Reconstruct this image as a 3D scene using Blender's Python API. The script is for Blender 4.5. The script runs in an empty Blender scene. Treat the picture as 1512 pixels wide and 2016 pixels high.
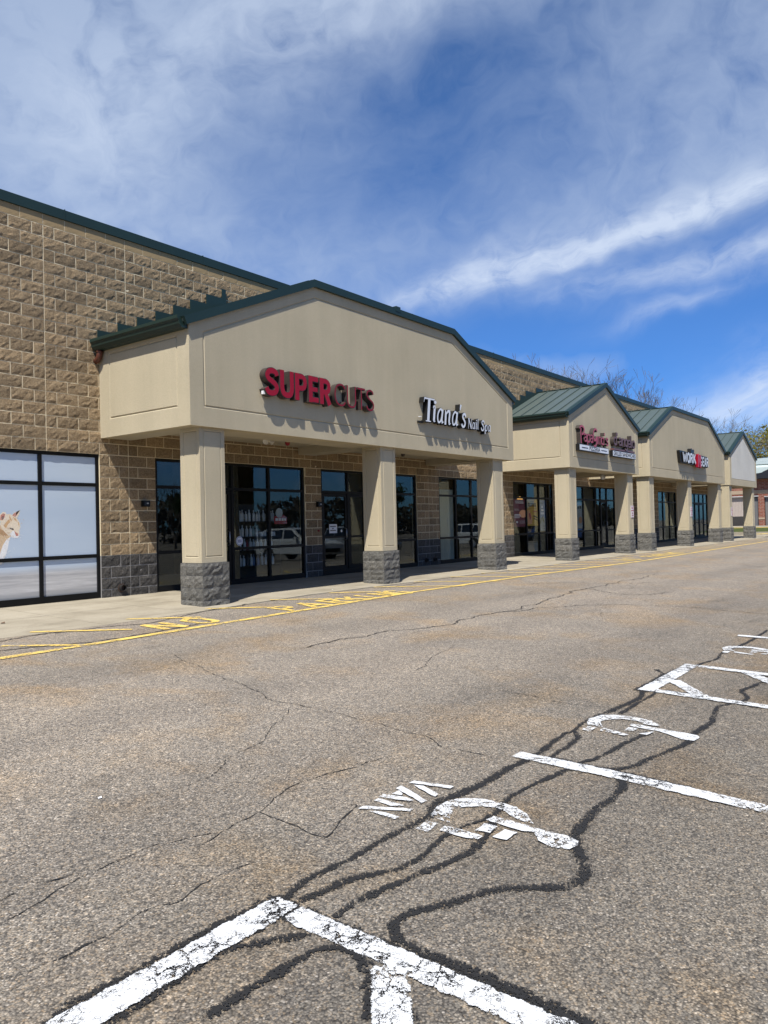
import bpy, bmesh, math, random, json
from mathutils import Vector, Matrix, noise
from mathutils.geometry import tessellate_polygon
random.seed(7)
scene = bpy.context.scene
COL = scene.collection
R = math.radians

# ------------------------------------------------------------------ helpers
class MB:
    """collects faces and links them as one mesh object"""
    def __init__(s): s.v = []; s.f = []; s.m = []; s.e = {}
    def vert(s, p): s.v.append(tuple(p)); return len(s.v) - 1
    def face(s, pts, m=0):
        i = len(s.v); s.v.extend(tuple(p) for p in pts); s.f.append(tuple(range(i, i + len(pts)))); s.m.append(m)
    def box(s, x0, x1, y0, y1, z0, z1, m=0):
        i = len(s.v)
        s.v += [(x0,y0,z0),(x1,y0,z0),(x1,y1,z0),(x0,y1,z0),(x0,y0,z1),(x1,y0,z1),(x1,y1,z1),(x0,y1,z1)]
        for q in ((0,3,2,1),(4,5,6,7),(0,1,5,4),(1,2,6,5),(2,3,7,6),(3,0,4,7)):
            s.f.append(tuple(i + k for k in q)); s.m.append(m)
    def prism(s, poly, a, b, axis='y', m=0, cap=True):
        """poly of 2D points extruded from a to b along axis; 2D = the other two axes in order"""
        def P(p, t):
            return {'y': (p[0], t, p[1]), 'x': (t, p[0], p[1]), 'z': (p[0], p[1], t)}[axis]
        n = len(poly); i = len(s.v)
        s.v += [P(p, a) for p in poly] + [P(p, b) for p in poly]
        for k in range(n):
            j = (k + 1) % n
            s.f.append((i + k, i + j, i + n + j, i + n + k)); s.m.append(m)
        if cap:
            s.f.append(tuple(i + k for k in range(n))); s.m.append(m)
            s.f.append(tuple(i + n + k for k in reversed(range(n)))); s.m.append(m)
    def tube(s, pts, rad, n=8, m=0, cap=True):
        pts = [Vector(p) for p in pts]
        if not isinstance(rad, (list, tuple)): rad = [rad] * len(pts)
        base = len(s.v); prev = None
        for k, p in enumerate(pts):
            d = (pts[min(k + 1, len(pts) - 1)] - pts[max(k - 1, 0)]).normalized()
            if prev is None:
                a = d.orthogonal().normalized()
            else:
                a = (prev - d * prev.dot(d)).normalized()
            prev = a; b = d.cross(a)
            for q in range(n):
                t = 2 * math.pi * q / n
                s.v.append(tuple(p + (a * math.cos(t) + b * math.sin(t)) * rad[k]))
        for k in range(len(pts) - 1):
            for q in range(n):
                r = (q + 1) % n
                s.f.append((base + k*n + q, base + k*n + r, base + (k+1)*n + r, base + (k+1)*n + q)); s.m.append(m)
        if cap:
            s.f.append(tuple(base + q for q in reversed(range(n)))); s.m.append(m)
            s.f.append(tuple(base + (len(pts)-1)*n + q for q in range(n))); s.m.append(m)
    def lathe(s, prof, c, axis=(0,0,1), n=20, m=0):
        """prof: (radius, height along axis)"""
        ax = Vector(axis).normalized(); a = ax.orthogonal().normalized(); b = ax.cross(a); c = Vector(c)
        base = len(s.v)
        for r, h in prof:
            for q in range(n):
                t = 2 * math.pi * q / n
                s.v.append(tuple(c + ax*h + (a*math.cos(t) + b*math.sin(t)) * r))
        for k in range(len(prof) - 1):
            for q in range(n):
                w = (q + 1) % n
                s.f.append((base + k*n + q, base + k*n + w, base + (k+1)*n + w, base + (k+1)*n + q)); s.m.append(m)
        s.f.append(tuple(base + q for q in reversed(range(n)))); s.m.append(m)
        s.f.append(tuple(base + (len(prof)-1)*n + q for q in range(n))); s.m.append(m)
    def build(s, name, mats, parent=None, smooth=False, bevel=0, recalc=True, kind=None):
        me = bpy.data.meshes.new(name)
        me.from_pydata(s.v, [], s.f)
        if not isinstance(mats, (list, tuple)): mats = [mats]
        for mt in mats: me.materials.append(mt)
        if len(mats) > 1: me.polygons.foreach_set('material_index', s.m)
        if s.e:
            at = me.attributes.new('edge', 'FLOAT', 'POINT')
            at.data.foreach_set('value', [s.e.get(i, 1.0) for i in range(len(s.v))])
        if recalc:
            bm = bmesh.new(); bm.from_mesh(me); bmesh.ops.recalc_face_normals(bm, faces=bm.faces); bm.to_mesh(me); bm.free()
        if smooth: me.polygons.foreach_set('use_smooth', [True] * len(me.polygons))
        me.update()
        o = bpy.data.objects.new(name, me); COL.objects.link(o)
        if parent: o.parent = parent
        if bevel:
            bv = o.modifiers.new('bevel', 'BEVEL'); bv.width = bevel; bv.segments = 2; bv.limit_method = 'ANGLE'; bv.angle_limit = R(40)
        if kind: o['kind'] = kind
        return o

def thing(name, label, cat, group=None, loc=(0, 0, 0), rz=0):
    o = bpy.data.objects.new(name, None); COL.objects.link(o)
    o.location = loc; o.rotation_euler = (0, 0, rz); o.empty_display_size = .2
    return tag(o, label, cat, group)
def tag(o, label, cat, group=None):
    o['label'] = label; o['category'] = cat
    if group: o['group'] = group
    return o
def struct(o): o['kind'] = 'structure'; return o
def copy_tree(o, parent=None):
    c = o.copy(); COL.objects.link(c)
    if parent: c.parent = parent
    for ch in list(o.children): copy_tree(ch, c)
    return c

# ------------------------------------------------------------------ materials
class NT:
    def __init__(s, name):
        s.mat = bpy.data.materials.new(name); s.mat.use_nodes = True
        s.t = s.mat.node_tree; s.t.nodes.clear()
        s.out = s.n('ShaderNodeOutputMaterial'); s.b = s.n('ShaderNodeBsdfPrincipled')
        s.l(s.b.outputs[0], s.out.inputs[0])
    def n(s, k, **kw):
        x = s.t.nodes.new(k)
        for a, b in kw.items(): setattr(x, a, b)
        return x
    def l(s, a, b): s.t.links.new(a, b)
    def set(s, sock, v):
        if hasattr(v, 'node'): s.l(v, sock)
        else: sock.default_value = v
    def math(s, op, a, b=None, c=None, clamp=False):
        x = s.n('ShaderNodeMath', operation=op); x.use_clamp = clamp
        s.set(x.inputs[0], a)
        if b is not None: s.set(x.inputs[1], b)
        if c is not None: s.set(x.inputs[2], c)
        return x.outputs[0]
    def mix(s, f, a, b, blend='MIX'):
        x = s.n('ShaderNodeMix', data_type='RGBA', blend_type=blend)
        s.set(x.inputs[0], f); s.set(x.inputs[6], c4(a)); s.set(x.inputs[7], c4(b))
        return x.outputs[2]
    def ramp(s, f, stops, interp='LINEAR'):
        x = s.n('ShaderNodeValToRGB'); cr = x.color_ramp; cr.interpolation = interp
        while len(cr.elements) > 1: cr.elements.remove(cr.elements[-1])
        for i, (p, c) in enumerate(stops):
            e = cr.elements[0] if i == 0 else cr.elements.new(p)
            e.position = p; e.color = c4(c)
        s.l(f, x.inputs[0]); return x.outputs[0]
    def pos(s):
        return s.n('ShaderNodeNewGeometry').outputs['Position']
    def obj(s): return s.n('ShaderNodeTexCoord').outputs['Object']
    def mapping(s, v, scale=(1,1,1), loc=(0,0,0), rot=(0,0,0)):
        x = s.n('ShaderNodeMapping'); s.l(v, x.inputs[0]); x.inputs[1].default_value = loc; x.inputs[2].default_value = rot; x.inputs[3].default_value = scale
        return x.outputs[0]
    def noise(s, v, scale, detail=3, rough=.55, dist=0, out=0):
        x = s.n('ShaderNodeTexNoise'); s.l(v, x.inputs['Vector']); x.inputs['Scale'].default_value = scale
        x.inputs['Detail'].default_value = detail; x.inputs['Roughness'].default_value = rough; x.inputs['Distortion'].default_value = dist
        return x.outputs[out]
    def voro(s, v, scale, feature='F1', out='Distance', rand=1):
        x = s.n('ShaderNodeTexVoronoi', feature=feature); s.l(v, x.inputs['Vector']); x.inputs['Scale'].default_value = scale; x.inputs['Randomness'].default_value = rand
        return x.outputs[out]
    def bump(s, h, strength, dist):
        x = s.n('ShaderNodeBump'); x.inputs['Strength'].default_value = strength; x.inputs['Distance'].default_value = dist
        s.l(h, x.inputs['Height']); s.l(x.outputs[0], s.b.inputs['Normal'])
    def base(s, c, rough=.8, metal=0, spec=.5):
        s.set(s.b.inputs['Base Color'], c4(c)); s.set(s.b.inputs['Roughness'], rough); s.set(s.b.inputs['Metallic'], metal)
        s.b.inputs['Specular IOR Level'].default_value = spec
        return s
    def alpha(s, a):
        tr = s.n('ShaderNodeBsdfTransparent'); mx = s.n('ShaderNodeMixShader')
        s.l(a, mx.inputs[0]); s.l(tr.outputs[0], mx.inputs[1]); s.l(s.b.outputs[0], mx.inputs[2]); s.l(mx.outputs[0], s.out.inputs[0])
def c4(c):
    if hasattr(c, 'node'): return c
    return (c[0], c[1], c[2], 1.0) if hasattr(c, '__len__') else (c, c, c, 1)

MATS = {}
def plain(name, col, rough=.5, metal=0, var=.12, scale=6, bump=0, spec=.5):
    """painted / moulded surface with slight procedural unevenness"""
    if name in MATS: return MATS[name]
    m = NT(name); p = m.obj(); f = m.noise(p, scale, 4)
    a = tuple(max(0, x * (1 - var)) for x in col); b = tuple(min(1, x * (1 + var)) for x in col)
    m.base(m.mix(f, a, b), rough, metal, spec)
    if bump: m.bump(m.noise(p, 60, 3), .3, bump)
    MATS[name] = m.mat; return m.mat

def mk_asphalt():
    m = NT('asphalt'); p = m.pos()
    v1 = m.n('ShaderNodeTexVoronoi', feature='F1'); m.l(p, v1.inputs['Vector']); v1.inputs['Scale'].default_value = 125
    sep = m.n('ShaderNodeSeparateColor'); m.l(v1.outputs['Color'], sep.inputs[0])
    stone = m.ramp(sep.outputs[0], [(0, (.11,.104,.098)), (.18, (.19,.177,.16)), (.5, (.29,.268,.236)), (.75, (.43,.392,.335)), (.9, (.37,.30,.22)), (1, (.64,.60,.54))])
    d = m.ramp(v1.outputs['Distance'], [(.35, (1,1,1)), (.8, (.5,.49,.48))])
    col = m.mix(1, stone, d, 'MULTIPLY')
    v2 = m.n('ShaderNodeTexVoronoi', feature='F1'); m.l(p, v2.inputs['Vector']); v2.inputs['Scale'].default_value = 55
    sp2 = m.n('ShaderNodeSeparateColor'); m.l(v2.outputs['Color'], sp2.inputs[0])
    col = m.mix(1, col, m.ramp(sp2.outputs[0], [(0, (.70,.70,.70)), (.35, (.97,.97,.97)), (.93, (1.06,1.05,1.04)), (1, (1.5,1.46,1.4))]), 'MULTIPLY')
    mid = m.noise(p, 22, 6, .75)
    col = m.mix(1, col, m.ramp(mid, [(.28, (.82,.82,.83)), (.5, (1,1,1)), (.75, (1.13,1.12,1.1))]), 'MULTIPLY')
    big = m.noise(p, .5, 5, .62, .6)
    col = m.mix(1, col, m.ramp(big, [(.3, (.86,.87,.88)), (.5, (1,1,1)), (.72, (1.1,1.08,1.05))]), 'MULTIPLY')
    st = m.noise(m.mapping(p, (1,1,1), (3,9,0)), .8, 4, .6, .4)
    rust = m.ramp(st, [(.49, (0,0,0)), (.72, (.75,.75,.75))])
    fine = m.noise(p, 30, 4, .75)
    rf = m.math('MULTIPLY', rust, m.ramp(fine, [(.3, (.25,.25,.25)), (.6, (1,1,1))]))
    col = m.mix(rf, col, m.mix(1, col, (1.22,.95,.60), 'MULTIPLY'))
    # less worn stalls darker; grazing brightness of far asphalt put into the colour
    sx = m.n('ShaderNodeSeparateXYZ'); m.l(p, sx.inputs[0])
    wob = m.math('MULTIPLY', m.math('SUBTRACT', m.noise(p, .9, 4, .6), .5), 2.2)
    lane = m.math('MULTIPLY', m.math('SUBTRACT', m.math('ADD', sx.outputs[1], wob), 1.4), .3, clamp=True)
    col = m.mix(1, col, m.mix(lane, (.60,.585,.555), (.93,.895,.85)), 'MULTIPLY')
    oil = m.noise(m.mapping(p, (.55,1.3,1), (11,4,0)), 1.1, 5, .65, .5)
    col = m.mix(1, col, m.ramp(oil, [(.60, (1,1,1)), (.74, (.72,.71,.70))]), 'MULTIPLY')
    wv = m.math('ADD', sx.outputs[1], m.math('MULTIPLY', m.noise(p, .35, 3), 1.1))
    tyre = m.math('SINE', m.math('MULTIPLY', wv, 3.6))
    col = m.mix(1, col, m.ramp(tyre, [(0, (1.05,1.05,1.05)), (.8, (.95,.95,.955))]), 'MULTIPLY')
    gr = m.noise(p, 4.5, 5, .7)
    col = m.mix(1, col, m.ramp(gr, [(.3, (.92,.92,.93)), (.55, (1.01,1.01,1.01)), (.75, (1.07,1.06,1.04))]), 'MULTIPLY')
    m.base(col, .9, 0, .25)
    h = m.math('MULTIPLY', v1.outputs['Distance'], -1)
    m.bump(h, .55, .004)
    return m.mat

def mk_block(name, stops, spread=.25):
    m = NT(name); g = m.n('ShaderNodeNewGeometry'); p = g.outputs['Position']
    r = g.outputs['Random Per Island']
    n1 = m.noise(p, 34, 6, .75); n2 = m.noise(p, 2.2, 3)
    col = m.ramp(n1, stops)
    col = m.mix(1, col, m.ramp(r, [(0, (1-spread,)*3), (.5, (1,1,1)), (1, (1+spread, 1+spread*.9, 1+spread*.75))]), 'MULTIPLY')
    col = m.mix(1, col, m.ramp(n2, [(.3, (.9,.9,.9)), (.7, (1.08,1.07,1.05))]), 'MULTIPLY')
    # pale lime bloom that streaks the courses here and there
    ef = m.noise(m.mapping(p, (1.1,1.1,2.4)), 1.1, 5, .7, .6)
    eff = m.math('MULTIPLY', m.ramp(ef, [(.66, (0,0,0)), (.82, (.55,.55,.55))]), m.ramp(n1, [(.4, (0,0,0)), (.6, (1,1,1))]))
    col = m.mix(eff, col, (.50,.46,.42))
    m.base(col, .95, 0, .2)
    m.bump(m.noise(p, 48, 7, .85), 1.0, .022)
    return m.mat

def mk_stucco(name, col, dark=.94):
    m = NT(name); p = m.pos()
    streak = m.noise(m.mapping(p, (1.6,1.6,.12)), 1.3, 4, .6)
    blot = m.noise(p, .7, 4, .6)
    c = m.mix(m.ramp(streak, [(.3, (0,0,0)), (.7, (1,1,1))]), tuple(x * dark for x in col), tuple(x * 1.05 for x in col))
    c = m.mix(1, c, m.ramp(blot, [(.3, (.93,.93,.92)), (.7, (1.04,1.04,1.04))]), 'MULTIPLY')
    g = m.noise(p, 90, 3, .7)
    c = m.mix(1, c, m.ramp(g, [(.3, (.86,.86,.86)), (.7, (1.1,1.1,1.1))]), 'MULTIPLY')
    m.base(c, .92, 0, .25)
    m.bump(g, .8, .008)
    return m.mat

def mk_paint(name, col, wear=.5, crack=9):
    m = NT(name); p = m.pos()
    at = m.n('ShaderNodeAttribute', attribute_name='edge').outputs['Fac']
    f = m.noise(p, 75, 4, .75); big = m.noise(p, 2.6, 4, .65); mid = m.noise(p, 20, 6, .75)
    c = m.mix(m.noise(p, 14, 5, .7), tuple(x * .80 for x in col), col)
    c = m.mix(m.ramp(f, [(.3, (.45,.45,.45)), (.46, (0,0,0))]), c, tuple(x * .5 for x in col))
    m.base(c, .75, 0, .3); m.bump(f, .5, .004)
    s = m.math('ADD', m.math('MULTIPLY', at, 1.1), m.math('MULTIPLY', m.math('SUBTRACT', f, .5), 1.6))
    edge = m.math('GREATER_THAN', m.math('ADD', s, m.math('MULTIPLY', m.math('SUBTRACT', mid, .5), 2.4)), .18)
    # flakes broken out of the film, more where the lot has moved
    chips = m.math('LESS_THAN', m.math('ADD', m.math('MULTIPLY', mid, .70), m.math('ADD', m.math('MULTIPLY', big, .40), m.math('MULTIPLY', f, .22))), wear + .30)
    wob = m.n('ShaderNodeVectorMath', operation='ADD'); m.l(p, wob.inputs[0])
    sc = m.n('ShaderNodeVectorMath', operation='SCALE'); m.l(m.noise(p, 6, 6, .75, 0, 1), sc.inputs[0]); sc.inputs['Scale'].default_value = .22; m.l(sc.outputs[0], wob.inputs[1])
    ve = m.voro(wob.outputs[0], crack, 'DISTANCE_TO_EDGE'); ve2 = m.voro(wob.outputs[0], crack*2.7, 'DISTANCE_TO_EDGE')
    on = m.ramp(big, [(.40, (0,0,0)), (.58, (1,1,1))])
    ck = m.math('GREATER_THAN', ve, m.math('MULTIPLY', on, m.math('MULTIPLY', mid, .10)))
    ck2 = m.math('GREATER_THAN', ve2, m.math('MULTIPLY', on, m.math('MULTIPLY', m.math('SUBTRACT', mid, .38), .42)))
    m.alpha(m.math('MULTIPLY', m.math('MULTIPLY', edge, chips), m.math('MULTIPLY', ck, ck2)))
    return m.mat

def mk_tar(name, lo=.3, hold=.46):
    m = NT(name); p = m.pos()
    at = m.n('ShaderNodeAttribute', attribute_name='edge').outputs['Fac']
    f = m.noise(p, 95, 4, .75); mid = m.noise(p, 6, 5, .7); spk = m.noise(p, 50, 3, .7)
    m.base(m.mix(f, (.006,.006,.006), (.032,.031,.030)), .75, 0, .3); m.bump(f, .5, .004)
    v = m.math('ADD', m.math('MULTIPLY', at, .55), m.math('ADD', m.math('MULTIPLY', m.math('SUBTRACT', f, .5), 2.6), m.math('ADD', m.math('MULTIPLY', m.math('SUBTRACT', spk, .5), 1.9), m.math('MULTIPLY', m.math('SUBTRACT', mid, .5), 1.5))))
    # stone tops stand through the thin bitumen
    vs_ = m.n('ShaderNodeTexVoronoi', feature='F1'); m.l(p, vs_.inputs['Vector']); vs_.inputs['Scale'].default_value = 125
    sc_ = m.n('ShaderNodeSeparateColor'); m.l(vs_.outputs['Color'], sc_.inputs[0])
    stone = m.math('MULTIPLY', m.math('LESS_THAN', vs_.outputs['Distance'], .45), m.math('GREATER_THAN', m.math('ADD', sc_.outputs[1], m.math('MULTIPLY', m.math('SUBTRACT', .5, mid), .9)), m.math('ADD', m.math('MULTIPLY', at, .22), hold)))
    m.alpha(m.math('MULTIPLY', m.math('GREATER_THAN', v, lo), m.math('SUBTRACT', 1, stone)))
    return m.mat

def mk_glass():
    m = NT('window_glass'); t = m.t
    tr = m.n('ShaderNodeBsdfTransparent'); tr.inputs[0].default_value = (.90,.93,.93,1)
    gl = m.n('ShaderNodeBsdfGlossy'); gl.inputs['Color'].default_value = (.66,.72,.73,1); gl.inputs['Roughness'].default_value = 0
    g = m.n('ShaderNodeNewGeometry'); dt = m.n('ShaderNodeVectorMath', operation='DOT_PRODUCT'); m.l(g.outputs['Incoming'], dt.inputs[0]); m.l(g.outputs['Normal'], dt.inputs[1])
    sch = m.math('POWER', m.math('SUBTRACT', 1, m.math('ABSOLUTE', dt.outputs['Value']), clamp=True), 5)
    w = m.noise(m.mapping(m.pos(), (1,1,.6)), .9, 2)
    b = m.n('ShaderNodeBump'); b.inputs['Strength'].default_value = .05; b.inputs['Distance'].default_value = .02; m.l(w, b.inputs['Height'])
    m.l(b.outputs[0], gl.inputs['Normal'])
    f = m.math('ADD', m.math('MULTIPLY', sch, .93), .065, clamp=True)
    mx = m.n('ShaderNodeMixShader'); m.l(f, mx.inputs[0]); m.l(tr.outputs[0], mx.inputs[1]); m.l(gl.outputs[0], mx.inputs[2])
    m.l(mx.outputs[0], m.out.inputs[0])
    return m.mat

ASPHALT = mk_asphalt()
TAN = mk_block('tan_split_face_block', [(.22, (.115,.078,.043)), (.40, (.225,.163,.098)), (.58, (.335,.25,.154)), (.78, (.48,.38,.25))], .2)
GREY = mk_block('charcoal_split_face_block', [(.22, (.022,.021,.02)), (.42, (.055,.053,.051)), (.58, (.095,.09,.085)), (.78, (.17,.16,.15))], .22)
MORTAR = plain('tan_mortar', (.72,.61,.41), .95, 0, .2, 5)
GMORTAR = plain('grey_mortar', (.26,.25,.24), .95, 0, .2, 5)
SMOOTHB = plain('smooth_tan_block', (.33,.235,.12), .9, 0, .14, 4, .004)
STUCCO = mk_stucco('tan_stucco', (.485,.42,.293))
STUCCO_W = mk_stucco('pale_grey_stucco', (.62,.60,.54), .93)
GROOVE = mk_stucco('tan_stucco_groove', (.485,.42,.293))
GREEN = plain('green_metal_roof', (.072,.095,.086), .42, .0, .12, 1.5)
DGREEN = plain('dark_green_metal_trim', (.012,.030,.024), .45, 0, .2, 2)
COPPER = plain('rust_brown_pipe', (.10,.03,.016), .5, 0, .3, 14)
BLACK = plain('black_anodised_frame', (.006,.006,.006), .5, 0, .3, 5, 0, .2)
GLASS = mk_glass()
def mk_concrete():
    m = NT('concrete_walk'); p = m.pos()
    a = m.noise(p, 1.1, 6, .65); f = m.noise(p, 55, 4, .7); s = m.noise(m.mapping(p, (.5,2,1)), 1.4, 5, .7)
    c = m.ramp(a, [(.3, (.265,.232,.172)), (.55, (.345,.305,.232)), (.75, (.40,.358,.28))])
    c = m.mix(1, c, m.ramp(f, [(.3, (.84,.84,.84)), (.7, (1.1,1.1,1.1))]), 'MULTIPLY')
    c = m.mix(1, c, m.ramp(s, [(.28, (.7,.69,.67)), (.5, (1,1,1))]), 'MULTIPLY')
    m.base(c, .9, 0, .25); m.bump(f, .4, .004); return m.mat
CONC = mk_concrete()
WHITE_P = mk_paint('white_road_paint', (.68,.69,.69), .47)
YELLOW_P = mk_paint('yellow_road_paint', (.80,.57,.15), .56, 7)
TAR = mk_tar('crack_seal_tar', .27)
CRACK = mk_tar('hairline_crack_dirt', .30, 1.2)
INT = plain('dark_shop_interior', (.035,.034,.033), .9, 0, .3, 2)
INTF = plain('shop_floor_tile', (.10,.095,.09), .5, 0, .2, 2)
SOFFIT = mk_stucco('soffit_stucco', (.47,.42,.32))
WHITE = plain('white_plastic', (.72,.73,.74), .45, 0, .06, 5)
RED = plain('red_acrylic_face', (.30,.007,.022), .4, 0, .12, 4, 0, .25)
DRED = plain('dark_red_acrylic_face', (.22,.012,.022), .4, 0, .12, 4, 0, .25)
MAROON = plain('maroon_acrylic_face', (.42,.065,.10), .4, 0, .15, 6)
BROWN = plain('brown_acrylic_face', (.15,.065,.062), .4, 0, .15, 6)
BRONZE = plain('dark_bronze_return', (.045,.035,.03), .45, 0, .2, 6)
BLKRET = plain('black_sign_return', (.008,.008,.008), .4, 0, .2, 6)
WFACE = plain('white_acrylic_face', (.70,.72,.75), .35, 0, .05, 5)
INK = plain('black_ink', (.012,.012,.014), .6, 0, .1, 5)
# ------------------------------------------------------------------ world, sun, camera
SUN_DIR = Vector((-.55, -.267, 1)).normalized()
def make_world():
    w = bpy.data.worlds.new('World'); scene.world = w; w.use_nodes = True
    t = w.node_tree; t.nodes.clear()
    class W(NT):
        def __init__(s): s.t = t
    m = W()
    out = m.n('ShaderNodeOutputWorld'); bg = m.n('ShaderNodeBackground'); m.l(bg.outputs[0], out.inputs[0])
    sky = m.n('ShaderNodeTexSky', sky_type='NISHITA'); sky.sun_disc = False
    sky.sun_elevation = math.asin(SUN_DIR.z); sky.sun_rotation = math.atan2(SUN_DIR.x, SUN_DIR.y) % (2 * math.pi)
    sky.altitude = 50; sky.dust_density = .5; sky.ozone_density = 2.2
    d = m.n('ShaderNodeTexCoord').outputs['Generated']
    sx = m.n('ShaderNodeSeparateXYZ'); m.l(d, sx.inputs[0])
    az = m.math('MULTIPLY', m.math('ARCTAN2', sx.outputs[0], sx.outputs[1]), 57.29578)
    el = m.math('MULTIPLY', m.math('ARCSINE', sx.outputs[2]), 57.29578)
    # clear sky a deep polarised blue, richest low down
    tint = m.ramp(m.math('DIVIDE', el, 60), [(0, (.26,.56,1.0)), (.12, (.27,.60,1.16)), (.25, (.38,.69,1.16)), (.4, (.47,.74,1.12)), (.6, (.58,.82,1.12)), (1, (.75,.92,1.15))])
    base = m.mix(1, sky.outputs[0], tint, 'MULTIPLY')
    # dome coordinates for the cloud texture: along / across the drift of the cirrus
    comb = m.n('ShaderNodeCombineXYZ'); m.l(az, comb.inputs[0]); m.l(el, comb.inputs[1])
    wv = m.n('ShaderNodeVectorMath', operation='SCALE'); m.l(m.noise(comb.outputs[0], .055, 4, .6, 0, 1), wv.inputs[0]); wv.inputs['Scale'].default_value = 9
    wp = m.n('ShaderNodeVectorMath', operation='ADD'); m.l(comb.outputs[0], wp.inputs[0]); m.l(wv.outputs[0], wp.inputs[1])
    rot = m.mapping(wp.outputs[0], (1,1,1), (0,0,0), (0,0,R(-9)))
    fib = m.noise(m.mapping(rot, (.07,.34,1)), 1, 8, .58, .25)
    soft = m.noise(m.mapping(rot, (.05,.10,1)), 1, 6, .6, .3)
    puff = m.noise(m.mapping(rot, (.15,.34,1)), 1, 8, .57, .1)
    fib2 = m.noise(m.mapping(rot, (.10,.75,1)), 1, 8, .7, .8)
    wx = m.n('ShaderNodeSeparateXYZ'); m.l(wp.outputs[0], wx.inputs[0])
    AZ = m.math('SUBTRACT', wx.outputs[0], 4.5); EL = m.math('SUBTRACT', wx.outputs[1], 4.5)
    def blob(a0, e0, ra, re, ang, g):
        c, s_ = math.cos(R(ang)), math.sin(R(ang))
        u = m.math('SUBTRACT', AZ, a0); v = m.math('SUBTRACT', EL, e0)
        p = m.math('DIVIDE', m.math('ADD', m.math('MULTIPLY', u, c), m.math('MULTIPLY', v, s_)), ra)
        q = m.math('DIVIDE', m.math('SUBTRACT', m.math('MULTIPLY', v, c), m.math('MULTIPLY', u, s_)), re)
        r2 = m.math('ADD', m.math('MULTIPLY', p, p), m.math('MULTIPLY', q, q))
        return m.math('MULTIPLY', m.math('EXPONENT', m.math('MULTIPLY', r2, -1)), g)
    def total(lst):
        a = None
        for b in lst:
            x = blob(*b); a = x if a is None else m.math('ADD', a, x)
        return a
    veil = total(VEIL); streak = total(STREAK); clear = total(CLEAR)
    va = m.math('MULTIPLY', veil, m.math('ADD', m.math('MULTIPLY', soft, .95), m.math('ADD', m.math('MULTIPLY', fib, .55), m.math('MULTIPLY', m.math('SUBTRACT', puff, .5), 1.25))))
    va = m.math('SUBTRACT', va, clear)
    far = m.math('MULTIPLY', m.ramp(soft, [(.45, (0,0,0)), (.75, (.5,.5,.5))]), m.ramp(m.math('ABSOLUTE', m.math('SUBTRACT', m.math('DIVIDE', az, 180), .3)), [(.25, (0,0,0)), (.4, (1,1,1))]))
    va = m.math('MAXIMUM', va, far, clamp=True)
    sa = m.math('MULTIPLY', streak, m.math('ADD', m.ramp(puff, [(.34, (.08,.08,.08)), (.66, (.95,.95,.95))]), m.math('MULTIPLY', m.ramp(fib2, [(.35, (0,0,0)), (.7, (1,1,1))]), .55)), clamp=True)
    va = m.math('SUBTRACT', 1, m.math('EXPONENT', m.math('MULTIPLY', va, -1.15)))
    sa = m.math('SUBTRACT', 1, m.math('EXPONENT', m.math('MULTIPLY', sa, -1.35)))
    col = m.mix(va, base, (4.5,5.45,7.1))
    col = m.mix(sa, col, (6.5,7.3,8.6))
    m.l(col, bg.inputs[0]); bg.inputs[1].default_value = .085
# (azimuth, elevation, half-length, half-height, tilt, gain) of each bank of cirrus on the dome
VEIL = [(29,26,12,13,20,.92),(35,33,12,7,0,.55),(38,20,7,5,0,.34),(57,35.8,12,2.2,4,1.15),(79,31,11,4.5,8,.55),(67,20.5,20,3.6,12,.26),(48,17.5,7,3,10,.40),(79,23.5,10,3.6,12,.62),(66,11.3,6,1.2,4,.42),(55,30,40,14,0,.23)]
STREAK = [(73,19.3,9,.5,12,.5),(68,17.6,6,.35,13,.35),(70,18.7,9,1.0,13,.50),(80,21.0,8,1.2,10,.72),(59.5,16.9,6,.9,12,.62),(74,16.0,9,1.0,3,.36),(74,13.7,4,.6,4,.35),(79.5,7.0,6,1.5,6,.9),(90,8,8,2.5,0,.8),(82,16.4,5,1.3,5,.35),(63,18.3,5,1.2,10,.35),(57,34.5,9,1.6,4,.28),(44,32,9,3,8,.18),(33,27,6,4,10,.25)]
CLEAR = [(58,29.5,13,2.0,6,.12),(58,25,9,4.5,8,.10),(68,13,7,1.8,0,.22),(76,11.3,6,1.5,0,.25)]
make_world()

sl = bpy.data.lights.new('sun', 'SUN'); sl.energy = 5.0; sl.angle = R(.5); sl.color = (1, .955, .88)
so = bpy.data.objects.new('sun', sl); COL.objects.link(so); so.rotation_euler = SUN_DIR.to_track_quat('Z', 'Y').to_euler(); so.location = (-20, -10, 40)

cd = bpy.data.cameras.new('camera'); cam = bpy.data.objects.new('camera', cd); COL.objects.link(cam); scene.camera = cam
f_, yaw, pit, rol = 1522.956, .9232652, .0173276, -.0239721
cy, sy, cp, sp = math.cos(yaw), math.sin(yaw), math.cos(pit), math.sin(pit)
fw = Vector((sy*cp, cy*cp, sp)); rt = Vector((cy, -sy, 0)); up = rt.cross(fw)
r2 = rt*math.cos(rol) + up*math.sin(rol); u2 = -rt*math.sin(rol) + up*math.cos(rol)
M = Matrix((r2, u2, -fw)).transposed().to_4x4(); M.translation = (0, 0, 1.26); cam.matrix_world = M
cd.sensor_fit = 'VERTICAL'; cd.sensor_height = 36; cd.lens = f_ / 2016 * 36; cd.clip_end = 3000; cd.clip_start = .05
vs = scene.view_settings; vs.view_transform = 'Standard'; vs.look = 'None'; vs.exposure = .45; vs.gamma = 1
scene.render.resolution_x = 768; scene.render.resolution_y = 1024
scene.cycles.max_bounces = 7; scene.cycles.transparent_max_bounces = 16; scene.cycles.caustics_reflective = False; scene.cycles.caustics_refractive = False

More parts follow.
